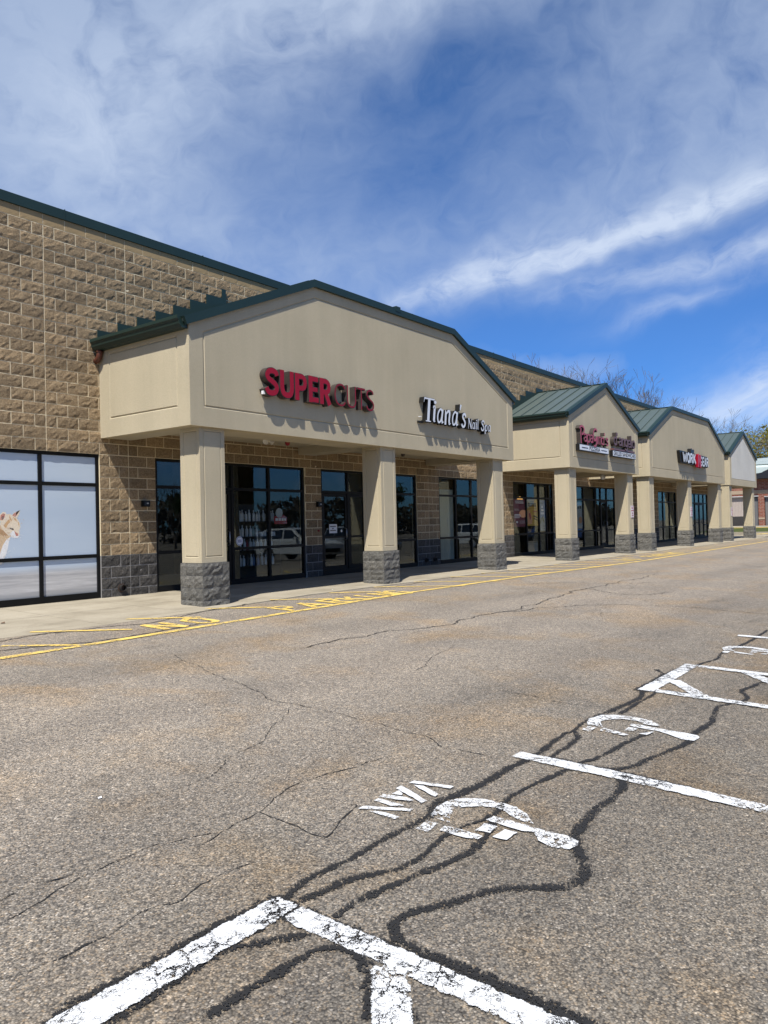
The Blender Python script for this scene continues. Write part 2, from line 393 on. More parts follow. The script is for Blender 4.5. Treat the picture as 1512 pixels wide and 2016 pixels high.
# ------------------------------------------------------------------ ground
D, YW, ZB, ZE, ZP = 9.924, 12.442, 2.95, 4.64, 5.92
def gz(y):
    if y > 9.5: return .03 * (y - 9.9)
    return -.012 - .035 * (9.5 - y)
def ground():
    b = MB(); xs = [-400, -60, 0, 20, 60, 120, 900]; ys = [-500, -60, -10, 9.5, 9.62, 14, 900]
    def z(y): return gz(max(y, -10)) if y <= 9.5 else -.016
    for i in range(len(xs)-1):
        for j in range(len(ys)-1):
            b.face([(xs[i],ys[j],z(ys[j])),(xs[i+1],ys[j],z(ys[j])),(xs[i+1],ys[j+1],z(ys[j+1])),(xs[i],ys[j+1],z(ys[j+1]))])
    struct(b.build('asphalt_ground', ASPHALT))
    b = MB(); x = -6.0; k = 0
    seam = [(-6,9.42),(4.7,9.47),(7.2,9.46),(8.2,9.62),(9,9.71),(10.6,9.87),(14,9.83),(20,9.72),(60,9.72)]
    def ys_(x):
        for (a,c),(e,f) in zip(seam, seam[1:]):
            if a <= x <= e: return c + (f-c)*(x-a)/(e-a)
        return 9.72
    while x < 51.2:
        x1 = x + 1.52; s = .006
        y0a, y0b = ys_(x), ys_(x1)
        pl = [(x+s,y0a+.002),(x1-s,y0b+.002),(x1-s,11.0),(x+s,11.0)]
        i = len(b.v); zt = lambda p: gz(p[1]) + .004
        for q in (pl, [(x+s,11.012),(x1-s,11.012),(x1-s,12.60),(x+s,12.60)]):
            top = [(p[0],p[1],zt(p)) for p in q]; bot = [(p[0],p[1],-.06) for p in q]
            b.face(top)
            for a in range(4):
                c = (a+1) % 4; b.face([bot[a],bot[c],top[c],top[a]])
        x = x1
    struct(b.build('sidewalk', CONC))
ground()

# ---- markings (world metres, measured on the lot) ----
MK = json.loads(r'''{"VAN":[[[3.683,2.65],[3.726,2.65],[3.794,2.41],[3.752,2.411]],[[3.667,2.609],[3.689,2.554],[3.636,2.413],[3.591,2.412]],[[3.565,2.657],[3.615,2.656],[3.516,2.412],[3.467,2.411]],[[3.474,2.623],[3.544,2.625],[3.518,2.573],[3.491,2.571]],[[3.398,2.653],[3.447,2.661],[3.49,2.525],[3.47,2.471],[3.449,2.486]],[[3.347,2.644],[3.389,2.646],[3.386,2.473],[3.341,2.526]],[[3.201,2.643],[3.251,2.643],[3.381,2.402],[3.34,2.404]],[[3.213,2.575],[3.244,2.523],[3.246,2.4],[3.208,2.404]]],"SYM1":[[[3.378,2.296],[3.504,2.331],[3.609,2.316],[3.672,2.273],[3.732,2.186],[3.743,2.081],[3.738,1.986],[3.681,1.89],[3.592,1.813],[3.583,1.855],[3.603,1.923],[3.642,1.996],[3.663,2.068],[3.62,2.153],[3.553,2.216],[3.49,2.221],[3.396,2.19],[3.341,2.151],[3.345,2.204],[3.352,2.275]],[[3.178,2.251],[3.301,2.265],[3.299,2.197],[3.175,2.181]],[[3.232,2.145],[3.296,2.157],[3.31,2.068],[3.304,1.941],[3.26,1.944],[3.233,1.992]],[[3.34,2.005],[3.442,2.012],[3.449,1.939],[3.358,1.932]],[[3.32,1.897],[3.443,1.896],[3.441,1.825],[3.336,1.829]],[[3.483,2.025],[3.553,2.015],[3.555,1.891],[3.546,1.787],[3.557,1.602],[3.529,1.544],[3.48,1.526],[3.417,1.547],[3.394,1.627],[3.425,1.701],[3.498,1.763],[3.473,1.82],[3.48,1.924]]],"SYM2":[[[5.539,2.329],[5.645,2.361],[5.812,2.33],[5.884,2.238],[5.915,2.101],[5.89,1.963],[5.802,1.869],[5.771,1.89],[5.765,1.978],[5.823,2.069],[5.8,2.162],[5.73,2.231],[5.647,2.265],[5.556,2.226],[5.493,2.187],[5.496,2.242],[5.496,2.303]],[[5.346,2.289],[5.46,2.289],[5.463,2.225],[5.326,2.227]],[[5.394,2.177],[5.479,2.185],[5.459,2.093],[5.428,1.972],[5.387,1.998],[5.394,2.09]],[[5.51,2.039],[5.61,2.037],[5.616,1.97],[5.536,1.983]],[[5.498,1.929],[5.567,1.878],[5.615,1.874],[5.609,1.852],[5.49,1.866]],[[5.658,2.054],[5.721,2.055],[5.731,1.981],[5.721,1.854],[5.722,1.661],[5.712,1.581],[5.673,1.558],[5.568,1.567],[5.547,1.637],[5.604,1.738],[5.649,1.831],[5.649,1.967]]],"shift":[3.894,-0.02300000000000013],"L":{"lineA":[[4.547,2.402],[4.561,1.67],[4.527,0.913]],"tri_front":[[6.908,2.349],[8.308,2.316]],"tri_diag":[[7.385,2.254],[6.906,1.883]],"tri_left":[[6.91,2.358],[6.919,2.018],[6.883,1.763],[6.894,1.351]],"tri_right":[[8.308,2.316],[8.267,1.859],[8.243,1.606]],"tri_diag2":[[8.226,1.778],[8.063,1.572]],"lineB":[[10.608,2.398],[10.645,2.06]],"fg_front":[[1.341,2.255],[2.211,2.255]],"fg_right":[[2.204,2.254],[2.215,2.067],[2.2,1.823],[2.216,1.623],[2.253,1.315],[2.235,1.089]],"fg_diag":[[2.159,1.663],[2.041,1.561],[1.936,1.478]]},"T":{"T1":[[11.409,2.205],[10.203,2.191],[9.687,2.231],[9.255,2.261],[8.8,2.22],[8.37,2.283],[7.989,2.318],[7.291,2.395],[6.816,2.349],[6.541,2.286],[6.009,2.324],[5.599,2.37],[5.29,2.33],[5.16,2.354],[4.695,2.315],[4.454,2.307],[3.824,2.321],[3.53,2.354],[3.337,2.287],[2.996,2.305],[2.714,2.307],[2.448,2.321],[2.292,2.295],[2.077,2.334],[1.864,2.347],[1.584,2.352],[1.344,2.355]],"T2":[[5.29,2.33],[5.166,2.246],[4.926,2.213],[4.634,2.207],[4.568,2.08]],"T3":[[6.891,2.253],[6.515,2.234],[5.961,2.236]],"T4":[[7.953,1.551],[7.848,1.583],[7.549,1.634],[7.404,1.661],[7.117,1.551],[6.909,1.593],[6.636,1.674],[6.145,1.601],[5.736,1.614],[5.557,1.589],[5.167,1.655],[4.953,1.697],[4.756,1.729],[4.604,1.833],[4.576,1.737],[4.438,1.662],[4.285,1.635],[4.001,1.639],[3.744,1.612],[3.591,1.581],[3.48,1.521],[3.341,1.443],[3.196,1.387],[3.065,1.432],[2.885,1.615],[2.682,1.721],[2.525,1.808],[2.426,1.819],[2.363,1.782],[2.318,1.696],[2.312,1.441],[2.307,1.214],[2.298,1.007]],"T5":[[5.589,1.884],[5.391,1.918],[5.125,1.939],[4.802,1.957],[4.648,2.009],[4.453,2.028],[4.121,2.057],[3.824,2.081],[3.569,2.041],[3.302,2.093],[3.13,2.093],[2.927,2.063],[2.769,2.08],[2.588,2.176],[2.434,2.201],[2.298,2.221]],"T6":[[3.546,2.027],[3.347,1.945],[3.105,1.918],[2.864,1.957],[2.607,2.012],[2.419,2.037],[2.29,2.026]],"T7":[[2.163,2.02],[2.022,2.103],[1.902,2.184],[1.801,2.196],[1.707,2.205],[1.618,2.191],[1.485,2.184],[1.368,2.167]],"T8":[[1.887,1.543],[2.037,1.65],[2.115,1.723],[2.154,1.808],[2.142,1.898],[2.094,1.934],[2.008,1.947],[1.869,1.948],[1.711,1.948],[1.573,1.957]],"T9":[[7.858,2.563],[7.379,2.181],[7.108,1.946]]},"K":{"K1":[[5.338,6.973],[5.053,6.125],[4.858,5.393],[4.752,4.984],[4.591,4.666],[4.616,4.234],[4.583,3.787],[4.533,3.365],[4.555,3.071],[4.402,2.887],[4.404,2.536]],"K2":[[6.571,6.164],[7.653,6.124],[8.375,6.009],[8.973,5.834],[9.976,5.943],[10.744,5.893],[11.96,5.926],[14.317,6.214],[16.279,6.247],[19.692,6.236]],"K2b":[[10.744,5.893],[11.685,5.519],[12.778,4.914],[13.191,3.861],[13.081,2.521]],"K3":[[6.039,3.887],[6.06,3.629],[6.087,3.04],[6.03,2.689],[6.131,2.425]],"K4":[[1.488,3.033],[1.705,3.079],[1.972,3.107],[2.249,3.117],[2.538,3.024]],"K5":[[1.297,2.651],[1.418,2.645],[1.664,2.646],[1.851,2.646],[1.977,2.604],[2.034,2.59],[2.226,2.669],[2.432,2.623]],"K6":[[2.365,2.966],[2.81,3.023],[3.072,3.115],[3.384,3.133],[3.596,3.133],[4.0,3.056]],"K7":[[2.838,3.053],[2.841,2.833],[2.831,2.566],[3.149,2.651],[3.247,2.696]],"K8":[[14.317,6.214],[14.972,6.171],[14.391,5.136],[15.593,4.652]],"K9":[[8.607,7.65],[8.606,7.067],[8.855,6.438]],"K10":[[15.153,7.615],[16.044,7.076],[16.385,6.118],[17.467,5.537]],"S1":[[4.304,9.4],[4.61,9.295],[5.125,9.428],[5.557,9.341],[6.204,9.3],[6.648,9.12],[7.139,9.31],[7.764,9.504],[8.335,9.575],[9.004,9.705]],"S2":[[3.979,8.693],[4.519,8.649],[5.094,8.459],[5.302,8.366],[6.411,8.472],[7.383,8.595]],"S3":[[12.403,9.634],[13.304,9.517],[14.079,9.658]]},"Y":{"yl":[[4.076,8.225],[5.096,8.239],[6.874,8.315],[8.657,8.393],[12.37,8.599],[17.009,8.542],[24.043,8.228],[32.86,8.352],[43.228,8.386]],"h0":[[4.441,8.957],[5.056,8.289]],"h1":[[5.171,9.661],[6.126,8.83]],"h2":[[6.624,9.715],[7.431,9.03]],"h3":[[8.094,9.744],[8.847,9.109]],"h4":[[9.584,9.801],[10.411,9.063]],"h5":[[11.092,9.755],[11.903,9.098]],"h6":[[12.496,9.771],[13.916,8.43]],"h7":[[13.978,9.791],[15.307,8.439]],"h8":[[15.576,9.864],[16.738,8.539]],"h9":[[16.937,9.807],[18.237,8.461]],"h10":[[18.24,9.745],[19.575,8.393]],"h11":[[19.676,9.687],[21.042,8.34]],"h12":[[20.812,9.633],[22.207,8.351]]}}''')
ZL = [0]
def lift(base):
    ZL[0] += 1; return base + .00025 * (ZL[0] % 12)
def resample(pts, step):
    out = [Vector(pts[0]).to_2d()]
    for a, b in zip(pts, pts[1:]):
        a, b = Vector(a).to_2d(), Vector(b).to_2d(); n = max(1, int((b-a).length / step))
        for k in range(1, n+1): out.append(a.lerp(b, k/n))
    return out
def catmull(pts, n=6):
    P = [Vector(p) for p in pts]; P = [P[0]*2-P[1]] + P + [P[-1]*2-P[-2]]; out = []
    for i in range(1, len(P)-2):
        for k in range(n):
            t = k/n; a,b,c,d = P[i-1],P[i],P[i+1],P[i+2]
            out.append(.5*((2*b) + (c-a)*t + (2*a-5*b+4*c-d)*t*t + (3*b-a-3*c+d)*t**3))
    out.append(P[-2]); return out
def strip(b, pts, w, z, jit=.006, wob=0, step=.03, soft=.02, taper=False):
    P = resample(pts, step); n = len(P)
    if wob: P = [p + Vector((noise.noise((p.x*2.3, p.y*2.3, 1.7)), noise.noise((p.x*2.3, p.y*2.3, 9.1))))*wob + Vector((noise.noise((p.x*11, p.y*11, 4.7)), noise.noise((p.x*11, p.y*11, 2.1))))*wob*.35 for p in P]
    rows = []
    for i, p in enumerate(P):
        d = (P[min(i+1,n-1)] - P[max(i-1,0)]).normalized(); nn = Vector((-d.y, d.x))
        ww = w if not callable(w) else w(i/(n-1))
        if taper: ww *= min(1, i/6+.15, (n-1-i)/6+.15)
        L = ww/2 + random.uniform(-jit, jit); Rr = ww/2 + random.uniform(-jit, jit); sf = min(soft, ww*.35)
        row = []
        for q, e in ((L, 0), (L-sf, 1), (-(Rr-sf), 1), (-Rr, 0)):
            c = p + nn*q; row.append(b.vert((c.x, c.y, gz(c.y)+z))); b.e[row[-1]] = e if 0 < i < n-1 else 0
        rows.append(row)
    for a, c in zip(rows, rows[1:]):
        for k in range(3): b.f.append((a[k], a[k+1], c[k+1], c[k])); b.m.append(0)
def patch(b, poly, z, jit=.004, step=.03):
    P = resample(list(poly)+[poly[0]], step)[:-1]
    P = [p + Vector((random.uniform(-jit,jit), random.uniform(-jit,jit))) for p in P]
    ids = [b.vert((p.x, p.y, gz(p.y)+z)) for p in P]
    for i in ids: b.e[i] = .85
    c = [Vector((p.x, p.y, 0)) for p in P]
    for t in tessellate_polygon([c]): b.f.append(tuple(ids[k] for k in t)); b.m.append(0)
def up_normals(o):
    me = o.data
    bm = bmesh.new(); bm.from_mesh(me)
    for f in bm.faces:
        f.normal_update()
        if f.normal.z < 0: f.normal_flip()
    bm.to_mesh(me); bm.free(); return o
PZ, TZ = .0085, .0040
def marking(name, draw, mat, label, cat, group=None):
    b = MB(); draw(b); o = up_normals(b.build(name, mat, recalc=False)); tag(o, label, cat, group); return o

L = MK['L']
G = 'white wheelchair symbols in the accessible stalls'
def sym(polys, dx=0, dy=0):
    def d(b):
        for p in polys: patch(b, [(x+dx, y+dy) for x, y in p], lift(PZ))
    return d
marking('wheelchair_symbol', sym(MK['SYM1']), WHITE_P, 'white wheelchair symbol painted on asphalt beside the word VAN', 'pavement marking', G)
marking('wheelchair_symbol', sym(MK['SYM2']), WHITE_P, 'white wheelchair symbol between the single stall line and the far hatched aisle', 'pavement marking', G)
marking('wheelchair_symbol', sym(MK['SYM2'], *MK['shift']), WHITE_P, 'white wheelchair symbol cut by the right photo edge, beyond the far hatched aisle', 'pavement marking', G)
marking('van_lettering', sym(MK['VAN']), WHITE_P, 'white stencilled word VAN painted on asphalt', 'pavement marking')
G = 'white stall lines of the accessible parking'
marking('stall_line', lambda b: strip(b, [(4.545,2.41),(4.56,1.67),(4.53,.9),(4.53,-2.6)], .135, lift(PZ)), WHITE_P, 'single white stall line between two wheelchair symbols, crossed by black tar', 'pavement marking', G)
marking('stall_line', lambda b: strip(b, [(10.61,2.41),(10.64,2.06),(10.64,-2.6)], .13, lift(PZ)), WHITE_P, 'farthest white stall line at the right photo edge', 'pavement marking', G)
def aisle(x0, x1, y1, diags):
    def d(b):
        strip(b, [(x0-.06,y1),(x1+.06,y1)], .14, lift(PZ))
        strip(b, [(x0,y1-.07),(x0,.9),(x0,-2.6)], .13, lift(PZ)); strip(b, [(x1,y1-.07),(x1,.9),(x1,-2.6)], .125, lift(PZ))
        for s in diags: strip(b, s, .13, lift(PZ))
    return d
marking('access_aisle_outline', aisle(6.90, 8.255, 2.33, [[(7.43,2.27),(6.92,1.86)],[(8.24,1.80),(6.95,.72)],[(8.24,.55),(6.95,-.6)]]), WHITE_P, 'white outlined hatched aisle farther off, left of the cut wheelchair symbol', 'pavement marking', 'hatched access aisles')
marking('access_aisle_outline', aisle(.83, 2.215, 2.255, [[(2.17,1.67),(1.93,1.475),(.88,.6)],[(2.17,.45),(.88,-.7)]]), WHITE_P, 'thick cracked white outlined aisle in the near foreground with a diagonal bar', 'pavement marking', 'hatched access aisles')

marking('fire_lane_line', lambda b: strip(b, [(-8,8.2)] + MK['Y']['yl'] + [(52,8.4)], .12, lift(PZ), step=.08), YELLOW_P, 'long yellow line running along the whole storefront', 'pavement marking')
G = 'yellow hatch stripes between sidewalk and yellow line'
hs = [MK['Y']['h%d' % i] for i in range(13)]
for i in range(18):
    x = 22.25 + 1.48*i; short = 23.6 < x+1.0 < 30.0
    hs.append([[x, 9.66], [x+(.62 if short else 1.28), 9.03 if short else 8.4]])
words = ['nearest', 'second', 'third', 'fourth', 'fifth', 'sixth', 'seventh']
for i, h in enumerate(hs):
    x = h[0][0]
    if i == 0: lab = 'yellow hatch stripe joining the yellow line at the left photo edge'
    elif i == 1: lab = 'yellow hatch stripe crossing the tar seam below the cat window'
    elif i == 2: lab = 'short yellow hatch stripe just left of the letter N'
    elif i == 3: lab = 'yellow hatch stripe starting at the foot of the nearest column, by the letter P'
    elif i == 4: lab = 'yellow hatch stripe reaching toward the letters A and R'
    elif i == 5: lab = 'yellow hatch stripe reaching toward the letters I and N'
    elif i == 6: lab = 'yellow hatch stripe right after the letter G'
    else: lab = 'yellow hatch stripe %s' % ('between the letter G and the third column' if x < 20 else 'on the asphalt before the pizza shop' if x < 29 else 'on the asphalt before the farther shops')
    marking('hatch_stripe', lambda b: strip(b, h, .10, lift(PZ), step=.04), YELLOW_P, lab, 'pavement marking', G)
# NO PARKING, read from the lot
PL = {'N': [[(.05,0),(.05,1)],[(.05,1),(.33,0)],[(.33,0),(.33,1)]], 'O': [[(.19,0),(.06,.2),(.05,.8),(.19,1),(.33,.8),(.33,.2),(.19,0)]],
  'P': [[(.05,0),(.05,1)],[(.05,.95),(.28,.93),(.34,.74),(.28,.52),(.05,.5)]], 'A': [[(.0,0),(.2,1)],[(.2,1),(.4,0)],[(.09,.33),(.31,.33)]],
  'R': [[(.05,0),(.05,1)],[(.05,.95),(.28,.93),(.34,.74),(.28,.52),(.05,.5)],[(.16,.48),(.36,0)]], 'K': [[(.05,0),(.05,1)],[(.06,.42),(.35,1)],[(.14,.55),(.37,0)]],
  'I': [[(.06,0),(.06,1)]], 'G': [[(.35,.78),(.22,.99),(.08,.84),(.05,.2),(.19,.01),(.34,.15),(.34,.45),(.2,.45)]]}
NPX = [('N',6.37),('O',6.98),('P',8.76),('A',9.33),('R',9.93),('K',10.44),('I',10.98),('N',11.38),('G',11.80)]
def noparking(dx, part):
    def d(b):
        for ch, x in part:
            for s in PL[ch]: strip(b, [(x+dx+p[0]*1.08, 8.46 + .05*((x-6)/6) + p[1]*.59) for p in s], .115, lift(PZ))
    return d
G = 'yellow no parking lettering'
marking('no_lettering', noparking(0, NPX[:2]), YELLOW_P, 'yellow word NO painted on the asphalt left of the nearest column', 'pavement marking', G)
marking('parking_lettering', noparking(0, NPX[2:]), YELLOW_P, 'yellow word PARKING painted on the asphalt between the first two columns', 'pavement marking', G)
marking('no_lettering', noparking(17.7, NPX[:2]), YELLOW_P, 'blurred yellow word NO painted before the pizza shop', 'pavement marking', G)
marking('parking_lettering', noparking(17.7, NPX[2:]), YELLOW_P, 'blurred yellow word PARKING painted before the pizza shop', 'pavement marking', G)
marking('turn_arrow', lambda b: [strip(b, [(55,11.9),(59.2,11.2)], .35, .012), patch(b, [(58.8,11.9),(60.6,10.95),(58.6,10.6)], .0126)], YELLOW_P, 'small yellow arrow on the pavement past the last column', 'pavement marking')

# tar crack sealant and hairline cracks
b = MB()
wid = {'T1':.076,'T2':.062,'T3':.055,'T4':.078,'T5':.062,'T6':.066,'T7':.068,'T8':.072,'T9':.055}
for k, p in MK['T'].items():
    q = [(v.x, v.y) for v in catmull(p, 4)]
    strip(b, q, lambda t, w=wid[k], ph=len(k)*7+ord(k[1]): w*(.8 + .5*noise.noise((t*9, ph, .3))), lift(TZ), .005, .016, .02, .045)
for p, w in (([(.7,2.275),(2.3,2.275)],.18), ([(2.235,2.3),(2.235,1.7),(2.28,1.2),(2.26,.5)],.15), ([(6.8,2.37),(8.3,2.35)],.17), ([(6.95,2.2),(6.89,1.4)],.14), ([(8.3,2.2),(8.22,1.5)],.14), ([(4.58,2.2),(4.58,1.3)],.15), ([(2.06,1.62),(1.86,1.36)],.16)):
    strip(b, p, w, lift(TZ), .012, .02, .025, .03)
struct(up_normals(b.build('crack_sealant', TAR, recalc=False)))
b = MB()
for k, p in MK['K'].items():
    far = k in ('K2','K2b','K8','K10'); q = [(v.x, v.y) for v in catmull(p, 3)]
    strip(b, q, .034 if k[0] == 'S' else .026 if far else .008, lift(.0032), .004, .06 if not far else .12, .03, .008)
random.seed(31)
for k in range(7):   # short offshoots and wandering hairlines
    x, y = random.uniform(1, 22), random.uniform(2.6, 8.0); a = random.uniform(-.5, .5) + (math.pi/2 if random.random() < .2 else 0); l_ = random.uniform(.4, 2.4)
    q = [(x + math.cos(a)*l_*t + random.uniform(-.05,.05), y + math.sin(a)*l_*t + random.uniform(-.05,.05)) for t in (0,.25,.5,.75,1)]
    strip(b, q, .005 + .0004*x, lift(.0032), .003, .08, .03, .008)
struct(up_normals(b.build('pavement_crack', CRACK, recalc=False)))
# ------------------------------------------------------------------ store building
CH, Z0 = .2032, .02           # course height, bed of the first course
OPEN = [(3.6,8.0),(9.2,13.38),(13.96,18.0),(19.15,21.9),(23.8,27.0),(29.0,33.4),(39.3,42.3),(44.9,48.5)]
OT = Z0 + 13*CH               # heads of all shop windows
X0, X1 = -6.0, 49.6
random.seed(11)
def joints():
    return 7.005
def blocks(b, course0, course1, full, xa=X0, xb=X1):
    for c in range(course0, course1):
        z0, z1 = Z0 + c*CH, Z0 + (c+1)*CH
        solid = [(xa, xb)]
        if c < 13:
            solid = []; x = xa
            for o0, o1 in OPEN: solid.append((x, o0)); x = o1
            solid.append((x, xb))
        for s0, s1 in solid:
            off = .2 * (c % 2); k = math.floor((s0 - 7.005 - off) / .4)
            while True:
                a = 7.005 + off + .4*k; e = a + .4; k += 1
                if a >= s1: break
                parts = [(max(a, s0), min(e, s1))]
                for cj in CJ:     # straight control joints run through the bond
                    parts = [q for p in parts for q in (((p[0], cj), (cj, p[1])) if p[0] + .02 < cj < p[1] - .02 else (p,))]
                for p0, p1 in parts:
                    if p1 - p0 < .03: continue
                    yield p0, p1, z0, z1
CJ = [7.005, 8.605, 13.0, 18.6, 23.2, 28.0, 33.8, 38.9, 44.2]
def block_face(b, x0, x1, z0, z1, y, rough, mort=.0078):
    w = x1 - x0; near = x0 < 24
    nx = max(2, round(w / (.055 if near else .1))); nz = 4 if near else 2
    x0 += mort; x1 -= mort; z0 += mort; z1 -= mort
    ids = []; base = random.uniform(.001, .005); ph = random.uniform(0, 90)
    for i in range(nx+1):
        for j in range(nz+1):
            ed = i in (0, nx) or j in (0, nz)
            x = x0 + (x1-x0)*i/nx; z = z0 + (z1-z0)*j/nz
            if not ed: x += random.uniform(-.012,.012); z += random.uniform(-.009,.009)
            d = (random.uniform(0,.004) if ed else .003 + random.uniform(0,.9)*rough + noise.noise((x*9, z*9, ph))*rough*.7) + base
            ids.append(b.vert((x, y - d, z)))
    f = lambda i, j: ids[i*(nz+1)+j]
    for i in range(nx):
        for j in range(nz):
            b.f.append((f(i,j), f(i+1,j), f(i+1,j+1), f(i,j+1))); b.m.append(0)
    ring = [f(i,0) for i in range(nx+1)] + [f(nx,j) for j in range(1,nz+1)] + [f(i,nz) for i in range(nx-1,-1,-1)] + [f(0,j) for j in range(nz-1,0,-1)]
    bk = [b.vert((b.v[i][0], y + .05, b.v[i][2])) for i in ring]
    for a in range(len(ring)):
        c = (a+1) % len(ring); b.f.append((ring[c], ring[a], bk[a], bk[c])); b.m.append(0)

store = thing('shop_building', 'long single storey shopping strip of tan split face block with green roof edge', 'building', loc=(0, 0, 0))
b = MB()
for q in blocks(b, 4, 32, True): block_face(b, *q, YW, .011)
b.build('block_wall', TAN, store, recalc=False)
runs = []; x = X0
for o0, o1 in OPEN: runs.append((x, o0)); x = o1
runs.append((x, X1))
for r0, r1 in runs:
    b = MB()
    for q in blocks(b, 0, 4, True):
        if r0 - .01 < q[0] < r1: block_face(b, *q, YW, .011)
    b.box(r0+.004, r1-.004, YW-.0015, YW+.18, -.06, Z0+4*CH-.003, 1)
    b.build('grey_block_base', [GREY, GMORTAR], store, recalc=False)
b = MB()
for q in blocks(b, 32, 33, True): block_face(b, q[0], q[1], q[2], q[3]-.01, YW+.001, 0.0, .004)
b.build('smooth_block_course', SMOOTHB, store, recalc=False)
# mortar backing: pieces between the openings
b = MB()
def backing(b, z0, z1):
    x = X0
    if z1 <= OT + .001:
        for o0, o1 in OPEN: b.box(x, o0-.004, YW-.0015, YW+.18, z0, z1); x = o1 + .004
    b.box(x, X1-.02, YW-.0015, YW+.18, z0, z1)
backing(b, Z0+4*CH, OT); b.box(X0, X1-.02, YW-.0015, YW+.18, OT, 6.71)
b.build('mortar_bed', MORTAR, store)
b = MB()   # end and rear walls, roof deck
b.box(X1-.2, X1, YW+.19, 25, -.05, 6.7); b.box(X0, X0+.2, YW+.19, 25, -.05, 6.7); b.box(X0, X1, 25, 25.2, -.05, 6.7); b.box(X0, X1, YW+.185, 25.0, 6.45, 6.6)
b.build('rear_wall', SMOOTHB, store)
b = MB(); b.prism([(YW-.03, 6.715), (YW-.03, 6.885), (YW+.35, 6.90), (YW+.35, 6.60), (YW+.03, 6.60), (YW+.03, 6.715)][::-1], X0, X1+.06, 'x')
x = X0 + 1.2
while x < X1:
    b.box(x, x+.006, YW-.033, YW+.30, 6.712, 6.903); x += 3.05
b.build('parapet_flashing', DGREEN, store)
b = MB(); b.box(X0+.2, X1-.2, YW+.19, 18.2, .03, .045)
b.build('shop_floor', INTF, store)
b = MB(); b.box(X0+.2, X1-.2, 17.6, 17.7, .05, 3.1); b.box(X0+.2, X1-.2, YW+.2, 17.6, 3.1, 3.2)
for x in (8.6, 13.66, 18.55, 22.9, 28.2, 36.5, 43.6): b.box(x-.08, x+.08, YW+.19, 17.59, .05, 3.09)
b.build('interior_wall', INT, store)

GLY = YW + .052
BARS = (2.11, .84)
def storefront(x0, x1, mull, doors=(), bars=BARS, sill=.045, label=None, nm='shop_window'):
    w = MB(); y0, y1 = YW + .018, YW + .11; t = .055
    bot = gz(YW) + .008
    w.box(x0, x0+t, y0, y1, bot, OT); w.box(x1-t, x1, y0, y1, bot, OT); w.box(x0+t, x1-t, y0, y1, OT-t, OT)
    w.box(x0+t, x1-t, y0-.004, y1, bot, bot+.11)
    xs = [x0+t] + list(mull) + [x1-t]
    for q in mull: w.box(q-.032, q+.032, y0, y1, bot+.11, OT-t)
    dset = [(a, e) for a, e in doors]
    for a, e in zip(xs, xs[1:]):
        a2 = a + (.032 if a in mull else 0); e2 = e - (.032 if e in mull else 0)
        isd = any(abs((a+e)/2 - (p+q)/2) < .3 for p, q in dset)
        for z in bars:
            if isd and z < 1.5: continue
            w.box(a2, e2, y0+.003, y1-.003, z-.03, z+.03)
    fr = w.build(nm, BLACK, store, bevel=.004)
    if label: fr['label'] = label
    for a, e in zip(xs, xs[1:]):
        a2 = a + (.032 if a in mull else 0); e2 = e - (.032 if e in mull else 0)
        isd = any(abs((a+e)/2 - (p+q)/2) < .3 for p, q in dset)
        zs = [bot+.11] + sorted(bars) + [OT-t]
        for k in range(3):
            if isd and k < 2: continue
            z0 = zs[k] + (.03 if k else 0); z1 = zs[k+1] - (.03 if k < 2 else 0)
            g = MB(); g.box(a2+.002, e2-.002, GLY, GLY+.008, z0+.002, z1-.002)
            g.build('pane', GLASS, fr)
    for p, q in dset:
        d = MB(); st = .075; z0, z1 = bot+.012, BARS[0]-.036; p += .036; q -= .036; yy0, yy1 = YW+.034, YW+.084
        d.box(p, p+st, yy0, yy1, z0, z1); d.box(q-st, q, yy0, yy1, z0, z1); d.box(p+st, q-st, yy0, yy1, z0, z0+.2); d.box(p+st, q-st, yy0, yy1, z1-.08, z1); d.box(p+st, q-st, yy0+.004, yy1-.004, .98, 1.03)
        dr = d.build('shop_door', BLACK, store, bevel=.003)
        g = MB(); g.box(p+st, q-st, YW+.055, YW+.061, z0+.2, .98); g.box(p+st, q-st, YW+.055, YW+.061, 1.03, z1-.08); g.build('pane', GLASS, dr)
        h = MB(); h.tube([(q-st-.02, yy0, .92), (q-st-.02, yy0-.055, .94), (q-st-.02, yy0-.055, 1.2), (q-st-.02, yy0, 1.22)], .012, 8)
        h.build('handle', plain('brushed_handle', (.35,.35,.36), .35, .9), dr, smooth=True)
FILMW = (3.6, 8.0)
storefront(3.6, 8.0, (4.72, 5.81, 6.90))
storefront(9.2, 13.38, (10.15, 11.16, 12.24), doors=[(10.15, 11.16)])
storefront(13.96, 18.0, (14.99, 15.98, 17.0), doors=[(13.96+.055-.03, 14.99), (14.99, 15.98)])
storefront(19.15, 21.9, (20.12, 21.05))
storefront(23.8, 27.0, (24.85, 25.85, 26.45))
storefront(29.0, 33.4, (29.9, 31.15, 31.75, 32.45), doors=[(31.75, 32.45)])
storefront(39.3, 42.3, (40.15, 41.2))
storefront(44.9, 48.5, (45.9, 46.8, 47.7), doors=[(45.9, 46.8), (46.8, 47.7)])

